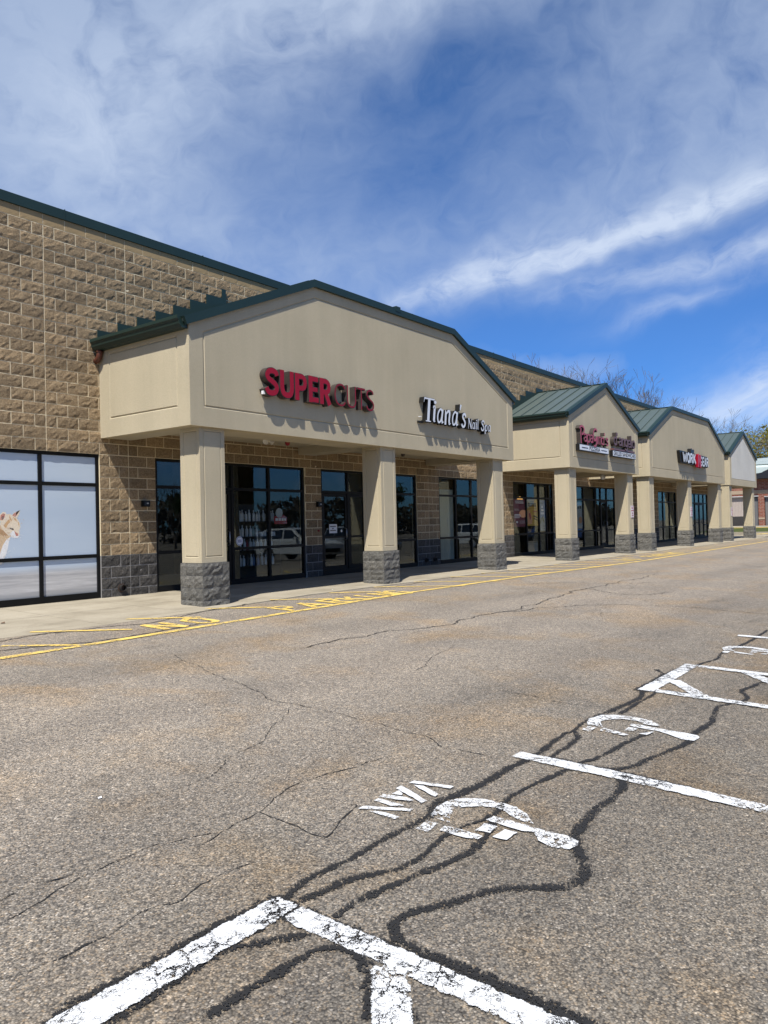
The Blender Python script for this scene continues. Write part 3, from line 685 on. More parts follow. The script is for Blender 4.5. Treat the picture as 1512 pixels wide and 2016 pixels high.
# ------------------------------------------------------------------ entrance canopies
def offset_poly(poly, d):
    """inward offset of a counter-clockwise polygon; d scalar or one value per edge"""
    n = len(poly); P = [Vector(p) for p in poly]; ds = d if hasattr(d, '__len__') else [d]*n; out = []
    for i in range(n):
        a, p, c = P[i-1], P[i], P[(i+1) % n]
        e1 = (p-a).normalized(); e2 = (c-p).normalized(); n1 = Vector((-e1.y, e1.x)); n2 = Vector((-e2.y, e2.x))
        d1, d2 = ds[i-1], ds[i]
        den = n1.x*n2.y - n1.y*n2.x
        if abs(den) < 1e-5: out.append(tuple(p + n1*d1)); continue
        vx = (d1*n2.y - d2*n1.y)/den; vy = (n1.x*d2 - n2.x*d1)/den
        out.append((p.x+vx, p.y+vy))
    return out
def reveal_panel(b, poly, ins, P, gw=.022, gd=.016, m_panel=0):
    """a rendered face with a reveal joint cut round an inner panel. P(u, v, depth) maps to 3D, depth goes into the wall"""
    a = offset_poly(poly, ins); mid = offset_poly(a, gw*.5); c = offset_poly(a, gw); n = len(poly)
    for i in range(n):
        j = (i+1) % n
        b.face([P(*poly[i],0), P(*poly[j],0), P(*a[j],0), P(*a[i],0)], 0)
        b.face([P(*a[i],0), P(*a[j],0), P(*mid[j],gd), P(*mid[i],gd)], 0)
        b.face([P(*mid[i],gd), P(*mid[j],gd), P(*c[j],0), P(*c[i],0)], 0)
    b.face([P(*q,0) for q in c], m_panel)

COLW, COLD = .53, .50
def column(parent, xc, y0=D+.085):
    """square rendered column with a reveal panel on each face, standing on a rough stone base"""
    b = MB(); x0, x1, y1 = xc-COLW/2, xc+COLW/2, y0+COLD; z0, z1 = .715, ZB+.002
    ins = [.09, .075, .05, .075]
    reveal_panel(b, [(x0,z0),(x1,z0),(x1,z1),(x0,z1)], ins, lambda u,v,d: (u, y0+d, v), .026, .012)
    reveal_panel(b, [(x0,z0),(x1,z0),(x1,z1),(x0,z1)], ins, lambda u,v,d: (u, y1-d, v), .026, .012)
    reveal_panel(b, [(y0,z0),(y1,z0),(y1,z1),(y0,z1)], ins, lambda u,v,d: (x0+d, u, v), .026, .012)
    reveal_panel(b, [(y0,z0),(y1,z0),(y1,z1),(y0,z1)], ins, lambda u,v,d: (x1-d, u, v), .026, .012)
    c = b.build('column', STUCCO, parent)
    s = MB(); bx0, bx1, by0, by1 = xc-.285, xc+.285, y0-.04, y0+.53
    zt = .712; hs = [-.06, .10, .305, .508, zt]
    for k in range(4):
        za, zb_ = hs[k], hs[k+1]; off = (.18, .38, .22, .42)[k]
        for face in range(4):
            cuts = [0, off, .57] if face % 2 == 0 else [0, .57-off, .57]
            for u0, u1 in zip(cuts, cuts[1:]):
                nx = max(2, round((u1-u0)/.06)); nz = 4; ids = []; base = random.uniform(-.004,.006)
                for i in range(nx+1):
                    for j in range(nz+1):
                        ed = i in (0,nx) or j in (0,nz); u = u0+.003+(u1-u0-.006)*i/nx; z = za+.003+(zb_-za-.006)*j/nz
                        d = random.uniform(-.003,.004) if ed else base + random.uniform(0,.022)
                        if not ed: u += random.uniform(-.012,.012); z += random.uniform(-.01,.01)
                        if face == 0: p = (bx0+u, by0-d, z)
                        elif face == 1: p = (bx1+d, by0+u, z)
                        elif face == 2: p = (bx1-u, by1+d, z)
                        else: p = (bx0-d, by1-u, z)
                        ids.append(s.vert(p))
                f = lambda i, j: ids[i*(nz+1)+j]
                for i in range(nx):
                    for j in range(nz): s.f.append((f(i,j), f(i+1,j), f(i+1,j+1), f(i,j+1))); s.m.append(0)
    s.box(bx0+.006, bx1-.006, by0+.006, by1-.006, -.06, zt-.004, 1)
    s.build('stone_base', [STONE, GMORTAR], c, recalc=False)
STONE = mk_block('grey_rock_face_stone', [(.22, (.045,.045,.042)), (.42, (.11,.108,.10)), (.58, (.175,.17,.155)), (.78, (.29,.28,.255))], .16)

def canopy(label, x0, x1, peaks, cols, panel=None, left_open=True, group='gabled entrance canopies', vent=False):
    t = thing('entrance_canopy', label, 'canopy', group, (0,0,0))
    out = [(x0,ZB),(x1,ZB),(x1,ZE)] + [(p,ZP) for p in reversed(peaks)] + [(x0,ZE)]
    n = len(out); ins = [.315, .28] + [.235]*(n-3) + [.28]
    b = MB(); reveal_panel(b, out, ins, lambda u,v,d: (u, D+d, v), .040, .018, 1 if panel else 0)
    # back skin so that the gable has its thickness
    b.face([(u, D+.2, v) for u, v in out])
    for i in range(n):
        j = (i+1) % n; b.face([(*[out[i][0]], D, out[i][1]), (out[j][0], D, out[j][1]), (out[j][0], D+.2, out[j][1]), (out[i][0], D+.2, out[i][1])])
    b.build('gable_front', [STUCCO, panel or STUCCO], t)
    for sx, nm in ((x0, -1), (x1, 1)):
        b = MB(); y0, y1 = D+.201, YW-.002
        reveal_panel(b, [(y0,ZB),(y1,ZB),(y1,ZE),(y0,ZE)], [.315,.30,.195,.10], lambda u,v,d: (sx - nm*d, u, v), .040, .018)
        b.face([(sx-nm*.2,y0,ZB),(sx-nm*.2,y1,ZB),(sx-nm*.2,y1,ZE),(sx-nm*.2,y0,ZE)]); b.face([(sx,y0,ZB),(sx,y1,ZB),(sx-nm*.2,y1,ZB),(sx-nm*.2,y0,ZB)])
        b.build('side_panel', STUCCO, t)
    b = MB(); zc = ZB + .17
    b.box(x0+.203, x1-.203, D+.203, D+.80, ZB+.004, ZB+.35)
    for c in cols[1:-1]: b.box(c-.26, c+.26, D+.802, YW-.03, ZB+.004, ZB+.35)
    for c, s_ in ((x0+.203, 1), (x1-.203, -1)): b.box(min(c, c+s_*.42), max(c, c+s_*.42), D+.802, YW-.03, ZB+.004, ZB+.35)
    b.box(x0+.203, x1-.203, D+.802, YW-.03, zc, zc+.1)
    b.build('soffit', SOFFIT, t)
    # roof: left eave -> peaks -> right eave
    slope = (ZP-ZE)/(peaks[0]-x0); ov = .10
    line = [(x0-ov, ZE-slope*ov)] + [(p,ZP) for p in peaks] + [(x1+ov, ZE-slope*ov)]
    yA, yB = D-.05, YW-.03; th = .05
    b = MB()
    for (xa,za),(xb,zb) in zip(line, line[1:]):
        d = Vector((xb-xa, zb-za)).normalized(); nn = Vector((-d.y, d.x))
        A, B = Vector((xa,za)), Vector((xb,zb))
        q = [A+nn*.004, B+nn*.004, B+nn*(.004+th), A+nn*(.004+th)]
        b.prism([tuple(p) for p in q], yA+.04, yB, 'y')
        y = yA + .46
        while y < yB - .1:
            q2 = [A+nn*(.003+th), B+nn*(.003+th), B+nn*(.04+th), A+nn*(.04+th)]
            b.prism([tuple(p) for p in q2], y-.011, y+.011, 'y'); y += .42
    b.build('roof', GREEN, t)
    b = MB()   # rake trim along the gable and ridge caps
    lo = [Vector(p) for p in line]
    def off(d):
        P = lo; o = []
        for i, p in enumerate(P):
            e1 = (p - P[i-1]).normalized() if i else (P[1]-p).normalized(); e2 = (P[i+1]-p).normalized() if i < len(P)-1 else e1
            n1 = Vector((-e1.y, e1.x)); n2 = Vector((-e2.y, e2.x)); mm = (n1+n2).normalized(); o.append(p + mm*(d/mm.dot(n1)))
        return o
    up_, dn = off(.085), off(-.055)
    for i in range(len(lo)-1):
        b.prism([tuple(dn[i]), tuple(dn[i+1]), tuple(up_[i+1]), tuple(up_[i])], yA-.012, D-.004, 'y')
        b.prism([tuple(dn[i]+(up_[i]-dn[i])*.86), tuple(dn[i+1]+(up_[i+1]-dn[i+1])*.86), tuple(up_[i+1]+Vector((0,.004))), tuple(up_[i]+Vector((0,.004)))], D-.002, D+.10, 'y')
    for p in peaks: b.box(p-.07, p+.07, yA+.1, yB, ZP+.055, ZP+.075)
    b.build('rake_trim', DGREEN, t)
    for sx, s_ in ((x0, -1), (x1, 1)):
        g = MB(); zt = ZE + .055; w = .20
        prof = [(sx+s_*.006, zt-.19), (sx+s_*.006, zt), (sx+s_*.02, zt), (sx+s_*.03, zt-.03), (sx+s_*(w-.02), zt-.03), (sx+s_*(w-.015), zt), (sx+s_*(w+.005), zt), (sx+s_*(w+.005), zt-.05), (sx+s_*(w-.02), zt-.075), (sx+s_*(w-.03), zt-.13), (sx+s_*(w-.075), zt-.185), (sx+s_*.06, zt-.19)]
        g.prism(prof if s_ > 0 else prof[::-1], D+.02, YW-.04, 'y')
        g.build('gutter', DGREEN, t)
        # stepped flashing let into the block courses above the roof slope
        f = MB(); a, pk = (x0-.05, peaks[0]) if s_ < 0 else (x1+.05, peaks[-1])
        poly = []; x = a; st = .42; zr = lambda x: ZE + slope*(abs(x-a)) - .02
        while (abs(x-a) < abs(pk-a)):
            zt2 = Z0 + CH*round((zr(x)+.36-Z0)/CH); x2 = x - s_*st
            if abs(x2-a) > abs(pk-a): x2 = pk
            poly += [(x, zt2), (x2, zt2)]; x = x2
        full = [(a, ZE-.06)] + poly + [(pk, ZP-.02)]
        n = len(full)//2
        for i in range(0, len(poly)-1, 2):
            xa, xb = poly[i][0], poly[i+1][0]
            f.prism([(xa, zr(xa)-.06), (xb, zr(xb)-.06), (xb, poly[i][1]), (xa, poly[i][1])], YW-.052, YW-.036, 'y')
        f.build('step_flashing', DGREEN, t)
    if vent:
        v = MB(); v.box(peaks[0]+2.62, peaks[0]+2.78, yA-.02, D+.3, ZP+.02, ZP+.13); v.build('ridge_clip', DGREEN, t)
        p = MB(); p.tube([(x0-.07, YW-.14, ZE-.10), (x0-.07, YW-.14, ZE-.18), (x0-.07, YW-.12, ZE-.25), (x0-.07, YW-.06, ZE-.30), (x0-.07, YW-.01, ZE-.31)], .052, 14)
        p.tube([(x0-.07, YW-.14, ZE-.15), (x0-.07, YW-.14, ZE-.17)], .062, 14)
        p.build('downspout_elbow', COPPER, t, smooth=True)
    for c in cols: column(t, c)
    return t
canopy('tan stucco canopy nearest the camera with three columns, over the salon and nail spa', 8.03, 19.07, [11.03, 16.06], [8.54, 13.42, 18.32], vent=True)
canopy('tan stucco canopy with single pointed gable and two columns over the pizza shop', 22.82, 29.15, [25.985], [23.2, 28.42])
canopy('tan stucco canopy with flat topped gable and three columns over the workwear shop', 30.48, 42.1, [33.45, 39.15], [30.85, 36.1, 41.3])
canopy('last canopy with pale grey blank panel and pointed gable on two columns', 43.25, 49.5, [46.35], [43.55, 48.9], panel=STUCCO_W)
# ------------------------------------------------------------------ signs
def extr_stroke(b, pts, w, yf, yb, m_face, m_side, P):
    """one pen stroke as a solid: pts in letter plane, P maps (u, v, y) to 3D"""
    Q = [Vector(p) for p in pts]; n = len(Q); Ls, Rs = [], []
    closed = (Q[0]-Q[-1]).length < 1e-6 and n > 3
    for i, p in enumerate(Q):
        a = Q[i-1] if i else (Q[-2] if closed else None); c = Q[i+1] if i < n-1 else (Q[1] if closed else None)
        e1 = (p-a).normalized() if a is not None else (c-p).normalized(); e2 = (c-p).normalized() if c is not None else e1
        n1 = Vector((-e1.y, e1.x)); n2 = Vector((-e2.y, e2.x)); mm = n1+n2
        mm = mm.normalized() if mm.length > .2 else n1
        k = min(1.6, 1/max(.4, mm.dot(n1))); ww = (w[i] if hasattr(w, '__len__') else w)/2
        Ls.append(p + mm*ww*k); Rs.append(p - mm*ww*k)
    for i in range(n-1):
        b.face([P(*Ls[i],yf), P(*Rs[i],yf), P(*Rs[i+1],yf), P(*Ls[i+1],yf)], m_face)
        b.face([P(*Ls[i],yf), P(*Ls[i+1],yf), P(*Ls[i+1],yb), P(*Ls[i],yb)], m_side)
        b.face([P(*Rs[i],yf), P(*Rs[i+1],yf), P(*Rs[i+1],yb), P(*Rs[i],yb)], m_side)
    if not closed:
        for i in (0, n-1): b.face([P(*Ls[i],yf), P(*Rs[i],yf), P(*Rs[i],yb), P(*Ls[i],yb)], m_side)
def cm(pts, n=5): return [tuple(v) for v in catmull(pts, n)]
def letter(parent, strokes, x, z, sx, sz, yb, depth, face, ret, rim=.014, slant=0):
    """channel letter: dark return, slightly proud acrylic face"""
    b = MB(); P = lambda u, v, y: (x + (u + slant*v)*sx, y, z + v*sz)
    k = 0
    for pts, w in strokes:
        pp = [((p[0])*sx, p[1]*sz) for p in pts]
        P2 = lambda u, v, y: (x + u + slant*v*sx/sz, y, z + v)
        ws = [q*sx for q in w] if hasattr(w, '__len__') else w*sx
        extr_stroke(b, pp, ws, yb-depth-.0008*k, yb, 1, 1, P2)
        wi = [max(.008, q-2*rim) for q in ws] if hasattr(ws, '__len__') else max(.008, ws-2*rim)
        extr_stroke(b, pp, wi, yb-depth-.008-.0008*k, yb-depth+.004, 0, 1, P2); k += 1
    return b.build('channel_letter', [face, ret], parent)
YS = D - .004
# letter shapes, unit height, width in the same unit
S_ = cm([(.60,.74),(.54,.85),(.38,.90),(.22,.86),(.13,.73),(.20,.60),(.36,.52),(.52,.42),(.58,.29),(.50,.15),(.34,.10),(.18,.13),(.09,.27)])
HV = .25
HEAVY = {
 'S': ([(S_, .23)], .70), 'U': ([(cm([(.12,1.0),(.12,.6),(.12,.36),(.19,.17),(.36,.11),(.53,.17),(.60,.36),(.60,.6),(.60,1.0)]), .24)], .72),
 'P': ([([(.13,0),(.13,1)], .25), (cm([(.2,.89),(.38,.89),(.50,.82),(.54,.68),(.50,.53),(.38,.46),(.2,.46)]), .22)], .68),
 'E': ([([(.13,0),(.13,1)], .25), ([(.2,.89),(.54,.89)], .22), ([(.2,.50),(.50,.50)], .20), ([(.2,.11),(.54,.11)], .22)], .58),
 'R': ([([(.13,0),(.13,1)], .25), (cm([(.2,.89),(.38,.89),(.50,.82),(.53,.70),(.50,.56),(.38,.48),(.2,.48)]), .22), ([(.34,.46),(.56,0)], .24)], .70)}
THIN = {'C': ([(cm([(.62,.80),(.52,.93),(.34,.96),(.15,.84),(.06,.5),(.15,.16),(.34,.04),(.52,.07),(.62,.2)]), .085)], .64),
 'U': ([(cm([(.06,1),(.06,.6),(.06,.3),(.14,.09),(.29,.04),(.44,.09),(.52,.3),(.52,.6),(.52,1)]), .085)], .58),
 'T': ([([(.23,0),(.23,.92)], .085), ([(.0,.955),(.46,.955)], .085)], .44),
 'S': ([(cm([(.46,.80),(.40,.92),(.27,.96),(.13,.90),(.07,.76),(.13,.62),(.27,.52),(.42,.41),(.47,.25),(.40,.09),(.25,.04),(.11,.09),(.05,.22)]), .085)], .52)}
def word(parent, txt, font, x, x1, z, h, depth, face, ret, rim=.012, gap=.03, slant=0, zs=None):
    tot = sum(font[c][1] + gap for c in txt) - gap; s = (x1-x)/tot
    for i, c in enumerate(txt):
        letter(parent, font[c][0], x, z, s, h, YS, depth, face, ret, rim, slant); x += (font[c][1]+gap)*s
sg = thing('salon_sign', 'red letters of the hair salon, bold first half and thin second half', 'shop sign', loc=(9.55, D, 3.6))
def local(parent):
    for c in parent.children: c.location = tuple(-v for v in parent.location)
word(sg, 'SUPER', HEAVY, 9.56, 11.36, 3.605, .50, .125, RED, BRONZE, .012, .02)
word(sg, 'CUTS', THIN, 11.42, 12.70, 3.625, .44, .125, DRED, BRONZE, .007, .06)
lb = MB(); lb.box(9.555, 9.60, YS-.10, YS-.05, 3.62, 3.68); lb.build('rating_sticker', WHITE, sg)
local(sg)
I_ = .30   # italic serif set
SER = {
 'T': ([([(.30,.03),(.30,.97)], .15), ([(.02,.955),(.58,.955)], .07), ([(.04,.95),(.015,.78)], [.06,.02]), ([(.56,.95),(.585,.78)], [.06,.02]), ([(.16,.03),(.44,.03)], .055)], .48),
 'i': ([(cm([(.04,.60),(.12,.64),(.12,.3),(.13,.08),(.22,.08)]), [.04,.06]+[.13]*13+[.1,.08,.06,.04,.03,.03]), ([(.11,.82),(.19,.90)], .12)], .24),
 'a': ([(cm([(.30,.56),(.20,.62),(.09,.45),(.07,.22),(.13,.06),(.24,.12),(.31,.36)]), .085), ([(.33,.62),(.30,.2),(.34,.06),(.42,.1)], [.11,.11,.09,.03])], .42),
 'n': ([([(.09,0),(.09,.5),(.06,.62)], [.12,.12,.05]), (cm([(.11,.42),(.2,.58),(.29,.58),(.31,.45),(.30,.2),(.33,.06),(.41,.1)]), [.05,.06,.07,.08,.09]+[.11]*21+[.08,.06,.05,.04,.03])], .42),
 "'": ([([(.1,.98),(.06,.72)], [.13,.05])], .15),
 's': ([(cm([(.27,.50),(.20,.61),(.11,.56),(.10,.44),(.19,.33),(.25,.22),(.22,.08),(.12,.04),(.04,.14)]), .10)], .32),
 'N': ([([(.07,0),(.07,.95)], .07), ([(.05,.95),(.46,.03)], .15), ([(.46,0),(.46,.95)], .07)], .54),
 'l': ([([(.04,.93),(.10,.97),(.10,.12),(.18,.06)], [.04,.12,.12,.05])], .22),
 'S': ([(cm([(.40,.72),(.34,.90),(.18,.93),(.09,.76),(.18,.58),(.34,.42),(.38,.22),(.26,.04),(.10,.08),(.04,.27)]), .12)], .46),
 'p': ([([(.09,-.26),(.09,.5),(.06,.62)], [.12,.12,.05]), (cm([(.12,.42),(.22,.60),(.33,.46),(.34,.24),(.27,.06),(.13,.1)]), .085)], .42)}
def fixw(fn):
    for k, (st, w) in fn.items():
        out = []
        for pts, ww in st:
            if hasattr(ww, '__len__'):
                ww = [ww[min(len(ww)-1, int(i*len(ww)/len(pts)))] for i in range(len(pts))]
            out.append((pts, ww))
        fn[k] = (out, w)
fixw(SER)
sg = thing('nail_spa_sign', "white italic serif letters with black sides naming the nail spa, on tan gable", 'shop sign', loc=(14.45, D, 3.6))
word(sg, "Tiana's", SER, 14.47, 16.36, 3.60, .56, .125, WFACE, BLKRET, .009, .01, .10)
word(sg, 'Nail', SER, 16.46, 16.98, 3.60, .275, .12, WFACE, BLKRET, .005, .02, .08)
word(sg, 'Spa', SER, 17.10, 17.60, 3.60, .275, .12, WFACE, BLKRET, .005, .02, .08)
rw = MB(); rw.box(14.44, 14.62, YS-.05, YS, 3.575, 3.615); rw.build('raceway', BLKRET, sg)
lb = MB(); lb.box(14.455, 14.50, YS-.09, YS-.03, 3.70, 3.715); lb.build('rating_sticker', WHITE, sg)
local(sg)

# rounded lettering of the pizza and sandwich signs
RND = {
 'P': ([([(.12,-.12),(.10,.5),(.14,.84)], 0.094), (cm([(.0,.80),(.08,.94),(.26,.99),(.42,.90),(.46,.72),(.38,.54),(.20,.46)]), 0.094)], 0.360),
 'G': ([(cm([(.46,.82),(.40,.95),(.24,.97),(.09,.78),(.06,.5),(.14,.24),(.28,.24),(.38,.42),(.38,.5)]), 0.094), ([(.40,.5),(.38,.0),(.26,-.18),(.10,-.14)], 0.086)], 0.374),
 'a': ([(cm([(.06,.50),(.16,.60),(.27,.54),(.29,.4)]), 0.072), ([(.29,.45),(.29,.02)], 0.079), (cm([(.27,.36),(.12,.34),(.06,.2),(.12,.06),(.27,.12)]), 0.065)], 0.274),
 'p': ([([(.07,-.22),(.07,.60)], 0.079), (cm([(.09,.50),(.20,.60),(.31,.48),(.31,.16),(.20,.04),(.09,.10)]), 0.072)], 0.288),
 'i': ([([(.07,0),(.07,.58)], 0.086)], 0.115), 'l': ([([(.07,0),(.07,.96)], 0.086)], 0.122),
 'n': ([([(.07,0),(.07,.60)], 0.079), (cm([(.09,.46),(.18,.58),(.28,.52),(.30,.36),(.30,0)]), 0.072)], 0.274),
 'o': ([(cm([(.20,.58),(.08,.48),(.06,.3),(.08,.12),(.20,.04),(.31,.12),(.33,.3),(.31,.48),(.20,.58)]), 0.072)], 0.288),
 'e': ([(cm([(.08,.30),(.32,.30),(.30,.50),(.20,.58),(.08,.48),(.06,.3),(.09,.11),(.21,.04),(.32,.12)]), 0.068)], 0.288),
 'd': ([([(.31,0),(.31,.98)], 0.079), (cm([(.29,.50),(.18,.60),(.07,.46),(.07,.16),(.18,.04),(.29,.12)]), 0.072)], 0.288),
 'g': ([(cm([(.30,.52),(.18,.60),(.07,.46),(.07,.18),(.18,.06),(.30,.14)]), 0.072), (cm([(.31,.60),(.31,.1),(.30,-.12),(.18,-.24),(.06,-.16)]), 0.072)], 0.288),
 's': ([(cm([(.29,.46),(.22,.57),(.11,.55),(.08,.44),(.17,.33),(.27,.24),(.27,.10),(.16,.03),(.05,.12)]), 0.072)], 0.259),
 "'": ([([(.08,.96),(.06,.74)], 0.086)], .15)}
def text_obj(name, txt, size, mat, parent, loc, rot, extr=.002, bold=0, sx=1):
    """flat printed lettering from Blender's own built-in font, turned into a mesh"""
    cu = bpy.data.curves.new('tmp', 'FONT'); cu.body = txt; cu.size = size; cu.extrude = extr; cu.offset = bold; cu.align_x = 'CENTER'; cu.align_y = 'CENTER'; cu.resolution_u = 3
    to = bpy.data.objects.new('tmp', cu); COL.objects.link(to)
    dg = bpy.context.evaluated_depsgraph_get(); dg.update()
    me = bpy.data.meshes.new_from_object(to.evaluated_get(dg)); bpy.data.objects.remove(to); bpy.data.curves.remove(cu)
    me.name = name; me.materials.clear(); me.materials.append(mat)
    o = bpy.data.objects.new(name, me); COL.objects.link(o); o.rotation_euler = rot; o.scale = (sx, 1, 1)
    if parent: o.parent = parent; o.location = Vector(loc) - Vector(parent.location)
    else: o.location = loc
    return o
FRONT = (math.pi/2, 0, 0)
sg = thing('pizzeria_sign', "dark red rounded letters above a white panel reading PIZZERIA", 'shop sign', loc=(23.3, D, 3.6))
x = 23.34; s = (25.76-23.34)/sum(RND[c][1]+.045 for c in "PapaGino's")
for c in "PapaGino's":
    big = c in 'PG'
    letter(sg, RND[c][0], x, 3.79, s, .50 if big else .44, YS, .13, MAROON, BRONZE, .005); x += (RND[c][1]+.045)*s
local(sg)
def panel(parent, x0, x1, z0, z1, txt, size, bars):
    b = MB(); px, pz = parent.location.x, parent.location.z
    b.box(x0-px, x1-px, YS-.13-D, YS-.001-D, z0-pz, z1-pz, 0); b.box(x0-px+.018, x1-px-.018, YS-.135-D, YS-.13-D, z0-pz+.018, z1-pz-.018, 1)
    p = b.build('sign_panel', [BLKRET, WFACE], parent, bevel=.006)
    mx = (x0+x1)/2
    t = text_obj('panel_lettering', txt, size, INK, parent, (mx, YS-.1375, (z0+z1)/2), FRONT, .002, .0006, 1.0)
    xs = [v.co.x for v in t.data.vertices]; t.scale = ((.36 if bars else .94)*(x1-x0)/max(.01, max(xs)-min(xs)), 1, 1)
    t.parent = p; t.location = (mx-px, YS-.1375-D, (z0+z1)/2-pz)
    if bars:
        k = MB()
        for a, e in ((.07,.27),(.73,.93)): k.box(x0-px+(x1-x0)*a, x0-px+(x1-x0)*e, YS-.1395-D, YS-.1355-D, (z0+z1)/2-pz-.012, (z0+z1)/2-pz+.012)
        k.build('panel_dash', INK, p)
panel(sg, 23.3, 25.78, 3.50, 3.705, 'PIZZERIA', .20, True)
sg = thing('sandwich_sign', "brown rounded letters above a white panel reading GRILLED SANDWICHES", 'shop sign', loc=(26.2, D, 3.6))
x = 26.26; s = (28.42-26.26)/sum(RND[c][1]+.045 for c in "d'angelo")
for c in "d'angelo":
    letter(sg, RND[c][0], x, 3.87, s, .46, YS, .13, BROWN, BRONZE, .005); x += (RND[c][1]+.045)*s
bb = MB(); bb.box(26.3, 28.42, YS-.12, YS-.001, 3.70, 3.76); bb.build('underline_bar', BROWN, sg)
local(sg)
panel(sg, 26.17, 28.48, 3.47, 3.68, 'GRILLED SANDWICHES', .19, False)
BLK = {
 'W': ([([(.04,1),(.16,0)], .10), ([(.16,0),(.29,.8)], .09), ([(.29,.8),(.41,0)], .09), ([(.41,0),(.53,1)], .10)], .58),
 'O': ([(cm([(.20,.95),(.08,.8),(.06,.5),(.08,.2),(.20,.05),(.32,.2),(.34,.5),(.32,.8),(.20,.95)]), .115)], .40),
 'R': ([([(.06,0),(.06,1)], .12), (cm([(.1,.93),(.24,.93),(.32,.80),(.30,.60),(.2,.52),(.1,.52)]), .10), ([(.2,.5),(.34,0)], .12)], .40),
 'K': ([([(.06,0),(.06,1)], .12), ([(.1,.45),(.32,1)], .11), ([(.16,.55),(.36,0)], .12)], .40),
 'G': ([(cm([(.33,.80),(.22,.96),(.10,.84),(.06,.5),(.10,.16),(.22,.05),(.32,.2),(.33,.42)]), .115), ([(.21,.43),(.37,.43)], .10)], .40),
 'E': ([([(.06,0),(.06,1)], .12), ([(.1,.94),(.32,.94)], .11), ([(.1,.5),(.29,.5)], .10), ([(.1,.06),(.32,.06)], .11)], .36),
 'A': ([([(.04,0),(.19,1)], .11), ([(.19,1),(.34,0)], .11), ([(.1,.3),(.28,.3)], .09)], .40),
 'N': ([([(.07,0),(.07,1)], .13), ([(.07,1),(.35,0)], .13), ([(.35,0),(.35,1)], .13)], .44)}
sg = thing('workwear_sign', "white block letters on black backing with a red letter between the two words", 'shop sign', loc=(34.1, D, 3.6))
b = MB(); b.prism([(33.98,4.18),(34.12,3.66),(38.3,3.60),(38.3,4.12)], YS-.13, YS-.001, 'y'); b.build('backing', BLKRET, sg, bevel=.01)
YS_ = YS; YS = YS - .131
word(sg, 'WORK', BLK, 34.22, 36.22, 3.70, .41, .05, WFACE, BLKRET, .006, .02)
word(sg, 'GEAR', BLK, 36.92, 38.3, 3.64, .41, .05, WFACE, BLKRET, .006, .02)
b = MB(); b.prism([(36.22,4.14),(36.30,3.54),(36.92,3.52),(36.84,4.12)], YS-.06, YS-.001, 'y'); b.build('red_block', RED, sg, bevel=.01)
YS = YS - .061
letter(sg, BLK['N'][0], 36.32, 3.55, 1.25, .56, YS, .05, plain('bright_red_face', (.45,.015,.03), .35), RED, .004)
YS = YS_
b = MB(); b.prism([(35.55,4.14),(35.58,4.34),(35.72,4.36),(35.80,4.29),(36.0,4.30),(36.05,4.33),(36.10,4.28),(36.02,4.12)], YS-.16, YS-.001, 'y'); b.build('emblem', BLKRET, sg, bevel=.01)
local(sg)

# no parking plates on the columns
for xc, lab in ((28.55, 'pizza shop'), (36.22, 'workwear shop'), (43.68, 'last')):
    s = thing('no_parking_plate', 'small white NO PARKING plate on a column of the %s canopy' % lab, 'sign', 'no parking plates on columns', (xc, D+.085, 1.55))
    b = MB(); b.box(-.15, .15, -.012, -.001, -.225, .225, 0)
    for bx in ((-.14,.14,.205,.215),(-.14,.14,-.215,-.205),(-.14,-.13,-.205,.205),(.13,.14,-.205,.205)): b.box(bx[0], bx[1], -.0145, -.012, bx[2], bx[3], 1)
    b.build('plate', [WHITE, RED], s)
    for i, (tx, sz) in enumerate((('NO', .11), ('PARKING', .058), ('FIRE', .07), ('LANE', .07))):
        text_obj('plate_lettering', tx, sz, RED, s, (xc, D+.085-.0135, 1.55 + (.13, .035, -.06, -.14)[i]), FRONT, .001, .002)
# ------------------------------------------------------------------ window film with the cat, posters, notices
def film_mat():
    m = NT('printed_window_film'); p = m.pos(); s = m.n('ShaderNodeSeparateXYZ'); m.l(p, s.inputs[0])
    z = s.outputs[2]
    wall_ = m.ramp(m.noise(m.mapping(p, (.25,1,1.4)), 1.2, 4), [(.3, (.44,.53,.64)), (.7, (.51,.59,.68))])
    st = m.noise(m.mapping(p, (.35,1,7)), 1.4, 6, .7)
    fl = m.ramp(st, [(.25, (.28,.28,.29)), (.5, (.52,.51,.50)), (.75, (.78,.78,.77))])
    lowz = m.math('MULTIPLY', m.math('SUBTRACT', .72, z), 7, clamp=True)
    dark = m.math('MULTIPLY', m.math('SUBTRACT', .30, z), 9, clamp=True)
    c = m.mix(lowz, wall_, m.mix(1, fl, (.95,.95,.96), 'MULTIPLY'))
    c = m.mix(dark, c, (.22,.23,.24))
    m.base(c, .5, 0, .4); return m.mat
b = MB(); y = GLY - .006
for a_, e_ in ((3.66,4.686),(4.754,5.776),(5.844,6.866),(6.934,7.943)):
    for c_, d_ in ((.168,.808),(.872,2.078),(2.142,2.60)): b.box(a_, e_, y, y+.004, c_, d_)
film = b.build('window_film', film_mat()); tag(film, 'printed blue and grey film picturing a cat, covering the leftmost shop window', 'window film')
CAT = {'orange': (.60,.38,.20), 'cream': (.76,.65,.50), 'fur': (.62,.45,.28), 'white': (.82,.80,.77), 'pink': (.50,.22,.17), 'dark': (.05,.03,.02), 'tan': (.45,.28,.15)}
ck = list(CAT); cm_ = [plain('cat_print_' + k, CAT[k], .6, 0, .30, 45) for k in ck]
cb = MB(); zf = [y - .0006]
def cp(key, pts):
    zf[0] -= .00004
    v = [Vector((p[0], p[1], 0)) for p in pts]; ids = [cb.vert((p[0], zf[0], p[1])) for p in pts]
    for t in tessellate_polygon([v]): cb.f.append(tuple(ids[k] for k in t)); cb.m.append(ck.index(key))
